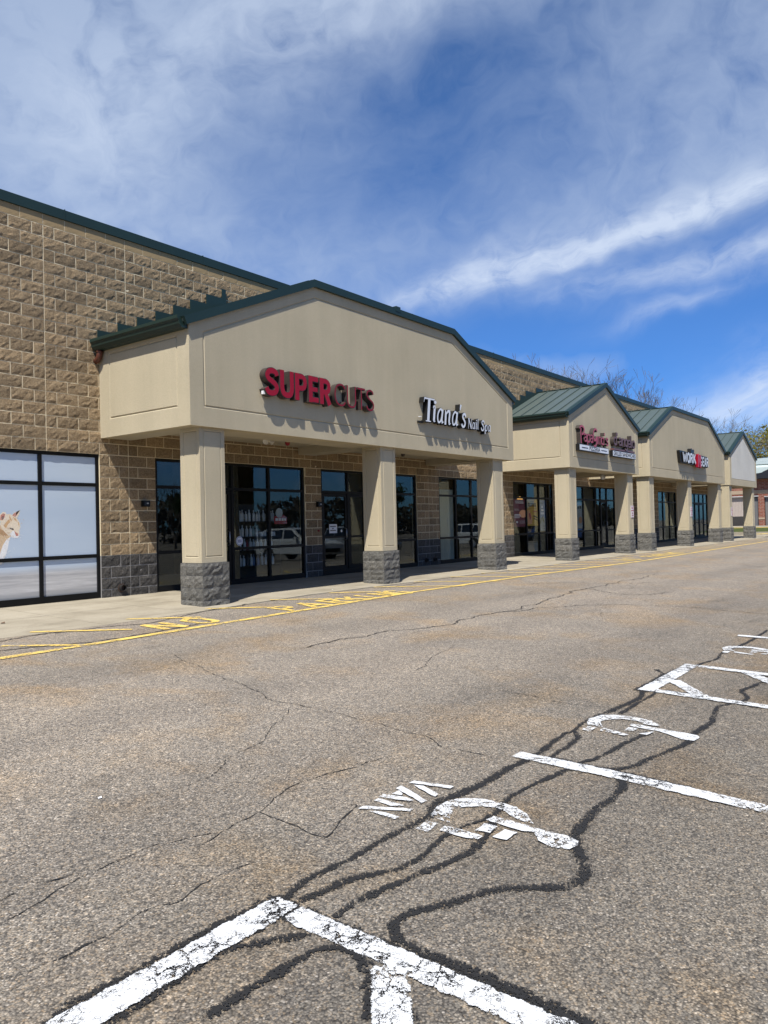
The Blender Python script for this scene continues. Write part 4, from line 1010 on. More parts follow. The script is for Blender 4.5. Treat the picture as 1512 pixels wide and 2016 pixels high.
def X(px_, py_): return (6.222 + px_*.001408, 1.605 - (py_-795)*.001335 if False else 1.665 - (py_-760)*.00144 + px_*.0000)
def C(key, pts): cp(key, [X(a, c) for a, c in pts])
C('fur', [(-420,1000),(-300,950),(-150,960),(-40,930),(30,940),(120,1060),(110,1110),(60,1180),(20,1290),(0,1380),(-120,1390),(-260,1370),(-420,1380)])
C('white', [(120,1070),(100,1130),(85,1210),(50,1300),(15,1370),(-20,1380),(-10,1270),(30,1160),(75,1095)])
C('tan', [(-30,960),(60,1010),(110,1050),(40,1060),(-10,1030),(-60,1010)])
C('tan', [(-220,1000),(-150,1100),(-160,1220),(-190,1100)]); C('tan', [(-320,1020),(-270,1120),(-280,1250),(-310,1120)]); C('tan', [(-110,1010),(-60,1100),(-70,1200),(-100,1100)])
C('cream', [(0,920),(20,850),(70,815),(120,810),(170,835),(210,870),(235,920),(236,965),(225,1000),(228,1050),(215,1075),(180,1085),(140,1075),(100,1060),(60,1020),(20,975)])
C('orange', [(40,940),(90,880),(110,870),(120,900),(90,930),(70,975)]); C('orange', [(150,840),(190,870),(200,900),(170,880)]); C('orange', [(110,820),(140,880),(130,900),(108,860)])
C('orange', [(205,880),(225,920),(228,960),(214,930)])
C('white', [(150,1000),(200,1030),(228,1055),(210,1082),(170,1086),(130,1072),(110,1040)])
C('cream', [(140,825),(160,800),(238,765),(232,800),(205,850),(190,858)]); C('pink', [(145,828),(165,803),(225,775),(195,830),(175,842)]); C('dark', [(195,785),(238,765),(215,800),(190,825),(186,810)])
C('cream', [(-5,880),(0,820),(35,785),(65,790),(82,820),(78,860),(50,895),(10,905)]); C('pink', [(2,880),(8,825),(40,800),(60,812),(55,845),(30,880)]); C('dark', [(18,870),(28,840),(44,832),(38,870)])
C('dark', [(105,965),(130,968),(158,978),(160,992),(140,990),(118,980)]); C('white', [(128,974),(134,974),(134,979),(128,979)])
C('pink', [(165,1000),(185,1020),(215,1040),(212,1060),(188,1064),(176,1040)])
for q in ([(215,1062),(275,1160)],[(222,1055),(290,1062)],[(140,1070),(60,1115)],[(150,1078),(133,1180)],[(210,1070),(222,1140)],[(225,1050),(270,1045)]):
    (a,c),(d,e) = q; C('white', [(a,c-2),(d,e),(a,c+2)])
rf = random.Random(4)
def fur(key, cx, cy, sx_, sy_, n, ang, ln=(14,34), spread=.5):
    for k in range(n):
        a = rf.gauss(0, .5); c = rf.gauss(0, .5); px_, py_ = cx + a*sx_, cy + c*sy_; t = ang + rf.gauss(0, spread); l_ = rf.uniform(*ln); w_ = rf.uniform(1.6, 3.4)
        dx, dy = math.cos(t), math.sin(t)
        C(key, [(px_ - dy*w_, py_ + dx*w_), (px_ + dx*l_, py_ + dy*l_), (px_ + dy*w_, py_ - dx*w_)])
fur('white', 70, 1180, 50, 150, 26, 1.9); fur('cream', -60, 1150, 180, 240, 40, 1.6); fur('white', 180, 1060, 50, 30, 10, 1.7, (8,18)); fur('cream', 120, 880, 110, 80, 26, 2.6, (8,20)); fur('orange', 150, 860, 100, 60, 12, 1.2, (10,22), .3)
fur('white', 55, 870, 60, 60, 12, 2.4, (8,20)); fur('tan', 30, 1030, 110, 60, 14, 2.7); fur('white', 190, 830, 50, 30, 8, 4.4, (8,16)); fur('white', 232, 960, 8, 120, 12, -.3, (4,10), .4)
cp_ = cb.build('cat_picture', cm_, film, recalc=False)
for p in cp_.data.polygons:
    pass

def posters(x0, x1, z0, z1, base, draw, label, yy=None):
    yy = yy or GLY + .0095
    p = thing('window_poster', label, 'poster', None, ((x0+x1)/2, yy, (z0+z1)/2))
    w, h = (x1-x0), (z1-z0)
    b = MB(); b.box(-w/2, w/2, 0, .002, -h/2, h/2); b.build('sheet', base, p)
    b = MB(); mats = []; ZZ = [0]
    def put(mat, pts):
        if mat not in mats: mats.append(mat)
        ZZ[0] -= .0004; v = [Vector((u*w, t*h, 0)) for u, t in pts]; ids = [b.vert((q.x, ZZ[0], q.y)) for q in v]
        for t in tessellate_polygon([v]): b.f.append(tuple(ids[k] for k in t)); b.m.append(mats.index(mat))
    draw(put)
    o = b.build('print', mats, p, recalc=False)
    return p
def disc(c, r, asp, n=20): return [(c[0] + r*math.cos(2*math.pi*i/n), c[1] + r*asp*math.sin(2*math.pi*i/n)) for i in range(n)]
def bar(u0, u1, t, h): return [(u0,t-h/2),(u1,t-h/2),(u1,t+h/2),(u0,t+h/2)]
PM, PY, PB = plain('poster_maroon', (.24,.03,.065), .5), plain('poster_yellow', (.85,.46,.06), .5), plain('poster_blue', (.24,.36,.60), .5)
PW, PC, PR = plain('poster_white', (.80,.80,.80), .5), plain('poster_pizza', (.68,.33,.16), .6, 0, .5, 40), plain('poster_red', (.40,.05,.05), .5)
PT, PG_ = plain('poster_pale', (.45,.47,.46), .5), plain('poster_olive', (.20,.20,.05), .5)
random.seed(3)
def words_(put, mat, u0, u1, t, h, n=3):
    u = u0; 
    while u < u1 - .03:
        w = random.uniform(.03, .07); put(mat, bar(u, min(u+w, u1), t, h)); u += w + .018
def p1(put):
    for t in (.44,.40,.36): words_(put, PW, -.34 + abs(t-.40), .36, t, .022)
    put(PC, [q for q in disc((.30,-.03), .34, .42) if q[0] < .5] ); 
    for t in (.14,.10): words_(put, PT, -.42, -.02, t, .013)
    words_(put, PW, -.42, .05, -.06, .03); words_(put, PW, -.46, .1, -.11, .03); words_(put, PW, -.46, .02, -.17, .018)
    put(PT, disc((-.25,-.33), .09, .4))
    for t in (-.29,-.33,-.37): words_(put, PT, -.05, .44, t, .012)
def p2(put):
    words_(put, INK, -.2, .2, .42, .012)
    for t in (.33,.25): 
        for k in range(6): put(INK, bar(-.36+k*.122, -.36+k*.122+.085, t, .055))
    put(INK, bar(-.4,.4,.16,.006))
    put(PC, [(-.48,.06),(-.30,.10),(-.12,-.1),(-.02,-.32),(-.10,-.42),(-.34,-.44),(-.48,-.4)])
    put(PR, [(-.36,-.05),(-.2,0),(-.14,-.2),(-.26,-.3)]); put(INK, [(.05,-.14),(.44,-.22),(.47,-.18),(.10,-.10)]); put(INK, [(.08,-.24),(.46,-.31),(.46,-.28),(.10,-.20)])
    words_(put, PR, .05, .44, .04, .03)
def p3(put):
    put(PT, [(-.5,-.5),(.5,-.5),(.5,-.12),(.2,-.04),(-.2,-.1),(-.5,-.02)])
    words_(put, INK, -.28, .24, .40, .02)
    put(PW, bar(-.12,.12,.28,.07)); put(PB, bar(-.05,.05,.28,.03)); put(PW, bar(-.18,.2,.17,.06)); put(PW, bar(-.27,.27,.07,.07))
    put(PG_, [(-.36,-.25),(-.2,-.06),(-.14,-.1),(-.26,-.27)]); put(PG_, [(-.05,-.06),(.08,-.05),(.3,-.2),(.28,-.26),(.05,-.16)]); put(INK, disc((.02,-.04), .05, .3))
    for t in (-.32,-.37,-.42): words_(put, INK, .08, .45, t, .012)
posters(23.90, 24.78, 1.10, 2.06, PM, p1, 'maroon pizza poster in the pizza shop window, left of the yellow one')
posters(24.93, 25.78, 1.12, 2.07, PY, p2, 'yellow poster with bold black heading in the pizza shop window')
posters(25.90, 26.42, .92, 2.05, PB, p3, 'blue and grey poster in the pizza shop window, right of the yellow one')
posters(29.25, 29.85, .98, 2.0, PT, lambda put: (put(PC, disc((.15,-.2), .3, .45)), put(INK, bar(-.3,.0,.3,.1)), put(INK, bar(.08,.3,.3,.1)), put(PB, bar(-.4,.4,.42,.05))), 'pale poster with round food picture right of the first pizza shop column')

n = thing('door_notice', 'white paper notice with black text on the dark nail spa door', 'notice', None, (14.43, YW+.0515, 1.21))
b = MB(); b.box(-.145, .145, 0, .002, -.11, .11); b.build('paper', WHITE, n)
for i, tx in enumerate(('PLEASE', 'NO', 'WALK-INS')): pass
b = MB()
random.seed(5)
for i in range(3):
    u = -.11 + (.07 if i == 1 else 0)
    while u < (.02 if i == 1 else .10): w_ = random.uniform(.014,.028); b.box(u, u+w_, -.001, 0, .055-.05*i-.014, .055-.05*i+.014); u += w_ + .008
b.build('notice_lettering', INK, n)
b = MB(); b.lathe([(.034,0),(.034,.002)], (14.72, YW+.0325, 1.15), (0,-1,0), 20); tag(b.build('door_sticker', WHITE), 'small white oval sticker on the nail spa door, right of the notice', 'sticker')
st = MB(); st.lathe([(.10,0),(.10,.002)], (0,0,0), (0,-1,0), 28, 0); st.lathe([(.088,0),(.088,.0015)], (0,-.002,0), (0,-1,0), 28, 1); st.lathe([(.078,0),(.078,.0015)], (0,-.0035,0), (0,-1,0), 28, 0)
for k in range(2): st.box(-.055, .055, -.0062, -.005, .008-.035*k, .026-.035*k, 1)
o = st.build('door_sticker', [WHITE, plain('sticker_blue', (.10,.10,.28), .5)]); o.location = (11.36, GLY-.001, 1.0); tag(o, 'round white and blue sticker low on the salon door glass', 'sticker')

# salon window: poster figure, shelves with bottles
s = thing('window_graphic', 'red hanging graphic with pale oval over red lettering in the salon window', 'window graphic', None, (12.66, GLY+.05, 1.50))
b = MB(); b.prism([(-.20,-.15),(.21,-.15),(.21,.0),(.10,.06),(-.20,.02)], 0, .006, 'y'); b.build('red_shape', plain('graphic_red', (.36,.02,.03), .5), s)
b = MB(); b.lathe([(.11,0),(.11,.004)], (-.04,0,.10), (0,-1,0), 24); b.build('oval', PT, s)
b = MB()
for k, (u0,u1) in enumerate(((-.16,-.08),(-.06,.02),(.04,.10),(.12,.18))): b.box(u0, u1, -.003, 0, -.075, -.02)
b.build('graphic_lettering', PW, s)
sh = thing('display_shelf', 'dark shelf unit of four boards behind the salon window', 'shelf', None, (12.25, 12.95, .06))
SHZ = (.37, .72, 1.02, 1.36)
for z in SHZ:
    b = MB(); b.box(-.62, .62, -.16, .16, z-.02, z); b.build('shelf_board', plain('dark_shelf', (.02,.02,.02), .5), sh)
b = MB()
for x in (-.64, .62): b.box(x, x+.02, -.17, .17, 0, 1.75)
b.box(-.62, .62, .165, .18, 0, 1.75)
b.build('shelf_frame', plain('dark_shelf', (.02,.02,.02), .5), sh)
bprof = [(.030,0),(.034,.01),(.034,.155),(.026,.18),(.012,.19),(.012,.215),(.014,.215),(.014,.245)]
BCOL = [plain('bottle_white', (.66,.66,.65), .35), plain('bottle_blue', (.09,.16,.30), .35), plain('bottle_dark', (.05,.05,.06), .3), plain('bottle_teal', (.30,.42,.42), .35), plain('bottle_red', (.32,.05,.06), .35)]
BN = ['white', 'deep blue', 'black', 'pale teal', 'red']
SHN = ['lowest', 'second lowest', 'second highest', 'top']
base = {}
random.seed(12)
for k, z in enumerate(SHZ):
    x = -.52
    while x < .52:
        r = random.random(); ci = 0 if r < .62 else random.choice((1,2,3,4)) if k < 2 else random.choice((0,3))
        jar = (k == 2 and x > .02)
        key = (ci, jar)
        if key not in base:
            b = MB()
            if jar: b.lathe([(.04,0),(.042,.01),(.042,.075),(.036,.08),(.036,.10)], (0,0,0), n=16)
            else: b.lathe(bprof, (0,0,0), n=14)
            o = b.build('jar' if jar else 'bottle', BCOL[ci], smooth=False); base[key] = o
        else:
            o = base[key].copy(); COL.objects.link(o)
        o.location = (12.25+x, 12.95-.07+random.uniform(-.02,.03), .06+z+.001); o.scale = (1,1,random.uniform(.9,1.08))
        if jar: tag(o, '%s squat jar at the right end of the second highest salon shelf' % BN[ci], 'jar', 'jars on the salon shelf')
        else: tag(o, '%s bottle standing on the %s shelf in the salon window' % (BN[ci], SHN[k]), 'bottle', 'bottles on the salon shelves')
        x += random.uniform(.085, .13) if not jar else .10

# odds and ends on the walls
bx = MB(); bx.box(-.075,.075,-.07,0,-.06,.06,0); bx.box(-.05,.05,-.074,-.07,-.035,.035,1); bx.box(.0,.012,-.077,-.074,-.008,.014,2); bx.box(.022,.034,-.077,-.074,-.008,.014,2)
b1 = bx.build('wall_light', [BLACK, plain('lens_dark', (.02,.02,.022), .2), WHITE], bevel=.006); b1.location = (8.93, YW-.022, 1.78)
tag(b1, 'small black box light on the block wall left of the nearest column', 'wall light', 'black box lights')
b2 = b1.copy(); COL.objects.link(b2); b2.location = (13.82, YW-.022, 1.80); tag(b2, 'small black box light on the brick pier beside the nail spa door', 'wall light', 'black box lights')
def pipe(x, z, lab, r=.062):
    b = MB(); n = 18
    b.lathe([(r,0),(r,.10),(r-.01,.10),(r-.01,.02),(.0005,.02)], (x, YW+.02, z), (0,-1,0), n, 0)
    b.lathe([(r+.02,0),(r+.02,.006)], (x, YW-.012, z), (0,-1,0), n, 1)
    o = b.build('drain_pipe', [plain('iron_pipe', (.018,.016,.015), .6), plain('rusty_collar', (.06,.035,.025), .8)]); tag(o, lab, 'pipe', 'drain outlets')
pipe(8.41, .23, 'black drain outlet low in the grey block base left of the nearest column')
pipe(18.37, .24, 'left of two drain outlets low in the pier between salon spa and curtain window', .055); pipe(18.82, .24, 'right of two drain outlets low in the pier, the darker one', .055)
b = MB(); b.lathe([(.022,0),(.022,.03),(.012,.035)], (13.80, YW-.02, 1.17), (0,-1,0), 14); tag(b.build('door_bell', DRED), 'tiny dark red knob on the brick pier beside the nail spa door', 'bell')
def spot(x, y, lab):
    t = thing('flood_light', lab, 'light', None, (x, y, ZB+.168))
    b = MB(); b.lathe([(.055,0),(.055,-.02),(.02,-.035),(.02,-.07)], (0,0,0)); b.build('mount', WHITE, t, smooth=False)
    for s_ in (-1, 1):
        b = MB(); b.lathe([(.022,0),(.03,.02),(.055,.09),(.06,.11),(.055,.112),(.01,.10)], (s_*.02,0,-.08), (s_*.8,-.35,-.55)); b.build('lamp_head', plain('lamp_white', (.60,.58,.54), .4), t)
spot(10.95, 11.15, 'white twin headed floodlight under the nearest canopy ceiling')
def alarm(x, y, lab, m):
    t = thing('alarm_light', lab, 'alarm', None, (x, y, ZB+.168))
    b = MB(); b.lathe([(.07,0),(.07,-.03),(.03,-.05)], (0,0,0)); b.build('mount', WHITE if m else BLACK, t)
    b = MB(); b.lathe([(.03,-.05),(.05,-.07),(.052,-.15),(.035,-.19),(.01,-.20)], (0,0,0)); b.build('lens', DRED if m else BRONZE, t, smooth=False)
alarm(11.30, 10.95, 'small red alarm light hanging under the nearest canopy ceiling', True)
alarm(15.30, 10.95, 'small dark alarm light under the nearest canopy, right of its middle column', False)
for x, lab in ((28.3, 'pale globe light hanging under the pizza shop canopy'), (33.6, 'pale globe light hanging under the workwear canopy')):
    t = thing('globe_light', lab, 'light', 'globe lights', (x, 11.0, ZB+.168))
    b = MB(); b.tube([(0,0,0),(0,0,-.12)], .012, 8); b.lathe([(.04,0),(.04,-.015)], (0,0,0)); b.build('stem', WHITE, t)
    b = MB(); b.lathe([(.03,-.12),(.08,-.16),(.10,-.23),(.08,-.30),(.03,-.33)], (0,0,0)); b.build('globe', WHITE, t, smooth=True)
# shop furnishings just visible through the glass
t = thing('curtain', 'pale hanging curtain behind the window between nail spa and pizza shop', 'curtain', None, (20.4, 13.0, .08))
b = MB(); pts = [(-.42 + .84*i/40, .04*math.sin(i*1.25)) for i in range(41)]
for (xa,ya),(xb,yb) in zip(pts, pts[1:]): b.prism([(xa,ya),(xb,yb),(xb,yb+.006),(xa,ya+.006)], 0, 2.25, 'z', 0, True)
b.build('cloth', plain('curtain_cloth', (.50,.54,.48), .9), t)
b = MB(); b.tube([(-.5,.0,2.27),(.5,0,2.27)], .014, 8); b.build('rail', BLACK, t)
for x, y_, z_, w_, lab in ((27.0, 13.3, .05, .34, 'pale bin standing inside the pizza shop window below the yellow poster'),):
    t = thing('bin', lab, 'bin', None, (x, y_, z_)); b = MB()
    b.prism([(-w_*.8,0),(w_*.8,0),(w_,.42),(-w_,.42)], -.2, .2, 'y'); b.build('body', plain('bin_grey', (.45,.45,.45), .6), t, bevel=.012)
    b = MB(); b.box(-w_-.01, w_+.01, -.21, .21, .421, .46); b.build('lid', plain('bin_lid', (.12,.12,.12), .5), t, bevel=.01)
t = thing('pendant_lamp', 'small lit amber pendant lamp inside the pizza shop window', 'lamp', None, (26.55, 13.6, 3.09))
b = MB(); b.tube([(0,0,0),(0,0,-.9)], .006, 6); b.build('cable', BLACK, t)
em = NT('lit_lamp_shade'); em.base((.9,.5,.15), .5); em.b.inputs['Emission Color'].default_value = (1,.50,.15,1); em.b.inputs['Emission Strength'].default_value = 1.6
b = MB(); b.lathe([(.02,-.86),(.06,-.90),(.15,-1.0),(.15,-1.01),(.14,-1.0)], (0,0,0)); b.build('shade', em.mat, t)

# loose litter
b = MB(); random.seed(9)
LT = plain('litter_paper', (.7,.7,.7), .8); LF = plain('dead_leaf', (.12,.07,.04), .9)
for (x, y, m, lab) in ((11.6, 10.1, LT, 'scrap of white paper on the sidewalk between the first two columns'), (2.45, 3.86, LT, 'scrap of white paper on the asphalt left of the near white aisle'), (5.35, 10.7, LF, 'dead brown leaf on the sidewalk below the cat window')):
    k_ = 1 if m is LF else .38
    b = MB(); b.face([(x-.03,y,gz(y)+.012),(x+.02,y-.02,gz(y)+.014),(x+.035,y+.015,gz(y)+.03),(x-.01,y+.03,gz(y)+.016)]); b.face([(x-.03,y,gz(y)+.009),(x+.02,y-.02,gz(y)+.011),(x+.035,y+.015,gz(y)+.027),(x-.01,y+.03,gz(y)+.013)])
    b.v = [(x+(v[0]-x)*k_, y+(v[1]-y)*k_, gz(y)+.006+(v[2]-gz(y)-.006)*k_) for v in b.v]
    tag(b.build('paper_scrap' if m is LT else 'dead_leaf', m, recalc=False), lab, 'litter')

# ------------------------------------------------------------------ beyond the last shop
b = MB()
def slab(b, x0, x1, y0, y1, z): b.box(x0, x1, y0, y1, z-.3, z)
slab(b, 50.6, 54.0, 9.8, 60, .05); struct(b.build('side_pavement', CONC))
b = MB(); slab(b, 53.98, 54.2, 9.8, 60, .11); slab(b, 62.0, 62.25, 8, 80, .13); struct(b.build('kerb', CONC))
b = MB(); slab(b, 71.0, 71.3, 8, 80, .34); struct(b.build('yellow_kerb', plain('yellow_kerb_paint', (.55,.40,.10), .8)))
b = MB(); slab(b, 71.3, 79.9, 8, 80, .38); struct(b.build('service_apron', CONC))
gm = NT('mown_grass'); p_ = gm.pos(); gm.base(gm.ramp(gm.noise(p_, 5, 6, .7), [(.3, (.035,.05,.015)), (.6, (.09,.11,.035)), (.8, (.15,.14,.06))]), .95, 0, .1); gm.bump(gm.noise(p_, 30, 5, .8), 1, .06)
b = MB(); b.prism([(62.25,.10),(66,.22),(71.0,.30),(71.0,-.2),(62.25,-.2)], 8, 80, 'y'); o = b.build('grass_verge', gm.mat); struct(o)
# turn prism (x,z along y)
def brick_mat():
    m = NT('red_brick'); p = m.pos(); mp = m.n('ShaderNodeSeparateXYZ'); m.l(p, mp.inputs[0]); cb_ = m.n('ShaderNodeCombineXYZ')
    m.l(mp.outputs[1], cb_.inputs[0]); m.l(mp.outputs[2], cb_.inputs[1])
    br = m.n('ShaderNodeTexBrick'); m.l(cb_.outputs[0], br.inputs['Vector']); br.inputs['Scale'].default_value = 1; br.inputs['Brick Width'].default_value = .42; br.inputs['Row Height'].default_value = .14; br.inputs['Mortar Size'].default_value = .014
    br.inputs['Color1'].default_value = (.20,.062,.038,1); br.inputs['Color2'].default_value = (.27,.095,.06,1); br.inputs['Mortar'].default_value = (.30,.24,.20,1)
    m.base(m.mix(1, br.outputs[0], m.ramp(m.noise(p, 3, 5, .7), [(.3, (.75,.75,.75)), (.7, (1.15,1.15,1.15))]), 'MULTIPLY'), .9, 0, .2); return m.mat
bb = thing('brick_building', 'low red brick building with pale sloped roof and grey doors beyond the strip', 'building', loc=(0,0,0))
BR = brick_mat(); b = MB(); zg = .38
b.box(80, 81, 10, 13.2, zg, 4.8); b.box(80, 81, 15.42, 15.95, zg, 4.8); b.box(80, 81, 13.2, 15.42, 3.15, 4.8); b.box(80.12, 81, 15.95, 18.5, 3.25, 4.8); b.box(80.12, 81, 18.5, 40, zg, 4.8); b.box(81, 95, 10, 40, zg, 4.79)
b.build('wall', BR, bb)
b = MB(); b.box(79.96, 80, 10, 15.95, 3.42, 3.76); b.box(80.08, 80.12, 15.95, 40, 3.42, 3.76); b.box(79.96, 80, 15.42, 15.95, .98, 1.16); b.build('stone_band', plain('beige_band', (.36,.27,.19), .9), bb)
def cor(name, y0, y1, z0, z1, col, cold):
    b = MB(); y = y0
    while y < y1 - .02: b.box(80.20, 80.24, y, min(y+.12, y1), z0, z1); y += .135
    b.box(80.24, 80.28, y0, y1, z0, z1); b.build(name, plain(name + '_metal_' + cold, col, .5), bb)
cor('darker_door_part', 16.0, 16.9, zg, 3.12, (.14,.14,.145), 'a'); cor('sunlit_door_part', 16.95, 18.45, 1.3, 3.2, (.42,.36,.32), 'b'); cor('dark_door_foot', 16.95, 18.45, zg, 1.29, (.045,.040,.038), 'c'); cor('side_door', 13.3, 15.38, zg, 3.05, (.17,.165,.16), 'd')  # one grey garage door: sunlit left and darker right put into colour; foot darker
b = MB(); b.box(79.95, 80.2, 15.9, 18.5, 3.16, 3.24); b.box(79.95, 80.2, 13.2, 15.42, 3.08, 3.14); b.build('door_lintel', plain('steel_lintel', (.5,.5,.5), .5), bb)
b = MB(); aw = [(15.95,4.82),(8,4.82),(8,5.34)] + [(13.9 + 1.5*math.cos(t), 5.34 + .36*max(0, math.sin(t))) for t in [math.pi - math.pi*k/10 for k in range(10, -1, -1)][::1]] + [(15.95,5.34)]
aw = [(8,4.82),(16.0,4.82),(16.0,5.30),(15.45,5.36),(15.2,5.50),(14.8,5.66),(14.3,5.72),(13.8,5.66),(13.4,5.5),(13.1,5.36),(8,5.3)]
b.prism(aw, 79.2, 79.98, 'x'); b.build('black_awning', plain('black_awning', (.012,.013,.018), .5), bb)
b = MB(); b.prism([(80.05,4.8),(96,4.8),(96,7.2),(88,7.2),(80.05,5.9),(79.9,5.9),(79.9,5.3)], 8, 40, 'y'); b.build('roof', plain('pale_grey_metal_roof', (.52,.60,.57), .5), bb)
b = MB(); b.prism([(82.05,6.3),(88,7.25),(88,7.32),(82.05,6.37)], 8.1, 39.9, 'y'); b.build('roof_sheet', plain('weathered_roof', (.30,.35,.34), .6), bb)

# ------------------------------------------------------------------ trees
BARK = plain('grey_bark', (.10,.085,.072), .95, 0, .3, 3)
def grow(b, p, d, ln, r, depth, rnd, tips, spread=.55, minr=.017):
    pts = [p.copy()]; rad = [r]; n = 4 if depth < 2 else 3
    for k in range(n):
        d = (d + Vector((rnd.uniform(-1,1), rnd.uniform(-1,1), rnd.uniform(-.3,.6)))*.13).normalized()
        p = p + d*ln/n; pts.append(p.copy()); rad.append(max(minr*.62, r*(1 - .42*(k+1)/n)))
    b.tube(pts, rad, 7 if depth == 0 else 5 if depth < 3 else 3, cap=False)
    if depth >= 5 or rad[-1] <= minr*.5: tips.append(p); return
    kids = rnd.choice((2,2,3)) if depth < 5 else 2
    for c in range(kids):
        ax = d.orthogonal().normalized(); ax = (Matrix.Rotation(rnd.uniform(0, 2*math.pi), 3, d) @ ax)
        nd = (d*math.cos(spread*rnd.uniform(.6,1.25)) + ax*math.sin(spread*rnd.uniform(.6,1.25)) + Vector((0,0,.12))).normalized()
        grow(b, p, nd, ln*rnd.uniform(.62,.82), rad[-1]*rnd.uniform(.62,.85), depth+1, rnd, tips, spread, minr)
    if depth in (1, 2, 3):
        for q in pts[1:-1]:
            if rnd.random() < .75:
                ax = Matrix.Rotation(rnd.uniform(0, 2*math.pi), 3, d) @ d.orthogonal().normalized()
                grow(b, q, (d*.5 + ax).normalized(), ln*.5, r*.4, depth+2, rnd, tips, spread, minr)
def tree(name, label, cat, loc, H, seed, leaves=None, group=None, spread=.5, trunk=.3, nleaf=0, lsize=.2):
    rnd = random.Random(seed); t = thing(name, label, cat, group, loc)
    b = MB(); th = H*trunk
    b.tube([(0,0,-.3),(rnd.uniform(-.1,.1),rnd.uniform(-.1,.1),th*.5),(rnd.uniform(-.2,.2),rnd.uniform(-.2,.2),th)], [H*.021, H*.017, H*.014], 9)
    b.build('trunk', BARK, t, smooth=True)
    b = MB(); tips = []; p0 = Vector((0,0,th*.97))
    for k in range(4):
        a = k*1.6 + rnd.uniform(-.4,.4); tilt = .18 if k == 0 else rnd.uniform(.35,.75)
        grow(b, p0 - Vector((0,0,rnd.uniform(0,.08)*H)), Vector((math.cos(a)*math.sin(tilt), math.sin(a)*math.sin(tilt), math.cos(tilt))), H*.25, H*.011, 0, rnd, tips, spread)
    top = max(v[2] for v in b.v); s = (H)/top
    if leaves is None:
        b.v = [(v[0]*s, v[1]*s, v[2] if v[2] < th else th + (v[2]-th)*(H-th)/(top-th)) for v in b.v]
        b.build('crown', BARK, t, recalc=False)
    else:
        b.build('limbs', BARK, t, recalc=False)
        c = MB()
        for k in range(nleaf):
            q = rnd.choice(tips); q = q + Vector((rnd.gauss(0,1), rnd.gauss(0,1), rnd.gauss(0,.8)))*H*.045
            n = Vector((rnd.uniform(-1,1), rnd.uniform(-1,1), rnd.uniform(-.2,1))).normalized(); u = n.orthogonal().normalized(); u = Matrix.Rotation(rnd.uniform(0,6.28), 3, n) @ u; v = n.cross(u); z = lsize*rnd.uniform(.6,1.4)
            c.face([q+u*z, q+v*z*.55, q-u*z, q-v*z*.55])
        c.build('crown', leaves, t, recalc=False)
    return t
def leafmat(name, a, c):
    m = NT(name); g = m.n('ShaderNodeNewGeometry'); col = m.mix(g.outputs['Random Per Island'], a, c)
    m.base(col, .7, 0, .2); tl = m.n('ShaderNodeBsdfTranslucent'); m.l(col, tl.inputs[0]); mx = m.n('ShaderNodeMixShader'); mx.inputs[0].default_value = .35
    m.l(m.b.outputs[0], mx.inputs[1]); m.l(tl.outputs[0], mx.inputs[2]); m.l(mx.outputs[0], m.out.inputs[0]); return m.mat
BARE = [(88.2,22.9,.60,'leftmost bare tree over the roof edge, right above the nearest canopy slope'),(94.0,23.3,.60,'low spreading bare tree just right of the leftmost over the roof edge'),(104.2,24.5,.60,'bare tree over the roof edge with a rounded twiggy top'),(111.3,26.3,.60,'tallest bare tree over the roof edge, left of the pizza gable peak'),(118.2,25.9,.58,'slim bare tree leaning right just left of the pizza gable peak'),(121.6,24.0,.56,'small bare tree half hidden by the pizza gable peak'),(129.1,24.2,.56,'wide bare tree right of the pizza gable peak'),(136.8,24.0,.55,'low bare tree rightmost above the long green roof edge'),(151.3,23.5,.5,'bare tree tops just above the workwear gable'),(163,24.2,.5,'faint bare tree tops right of the workwear gable peak'),(187.3,25.6,.5,'pale bare tree standing between workwear gable and last gable')]
for i, (x, z, f, lab) in enumerate(BARE):
    tree('bare_tree', lab, 'tree', (x*f, 45*f, -.05), (1.26 + (z-1.26)*f + .05)*.97, 40+i*7, group='bare trees behind the strip', spread=.50 if i % 3 else .62, trunk=.30)
YG = leafmat('yellow_green_spring_leaf', (.15,.16,.012), (.30,.25,.02)); DG = leafmat('deep_green_leaf', (.02,.045,.012), (.055,.085,.022))
YG2 = leafmat('pale_bud_leaf', (.16,.14,.09), (.24,.20,.13))
tree('budding_tree', 'yellow green budding tree behind the brick building at the right photo edge', 'tree', (106, 21.3, .2), 11.9, 5, YG, 'budding trees by the brick building', .55, .25, 3600, .16)
tree('budding_tree', 'fuller yellow green tree mostly cut by the right photo edge', 'tree', (114, 18.5, .2), 13.6, 8, YG, 'budding trees by the brick building', .6, .22, 4600, .17)
tree('budding_tree', 'thin grey budding tree behind the last gable, left of the yellow green one', 'tree', (104, 25.2, .2), 12.6, 15, YG2, 'budding trees by the brick building', .5, .3, 700, .12)
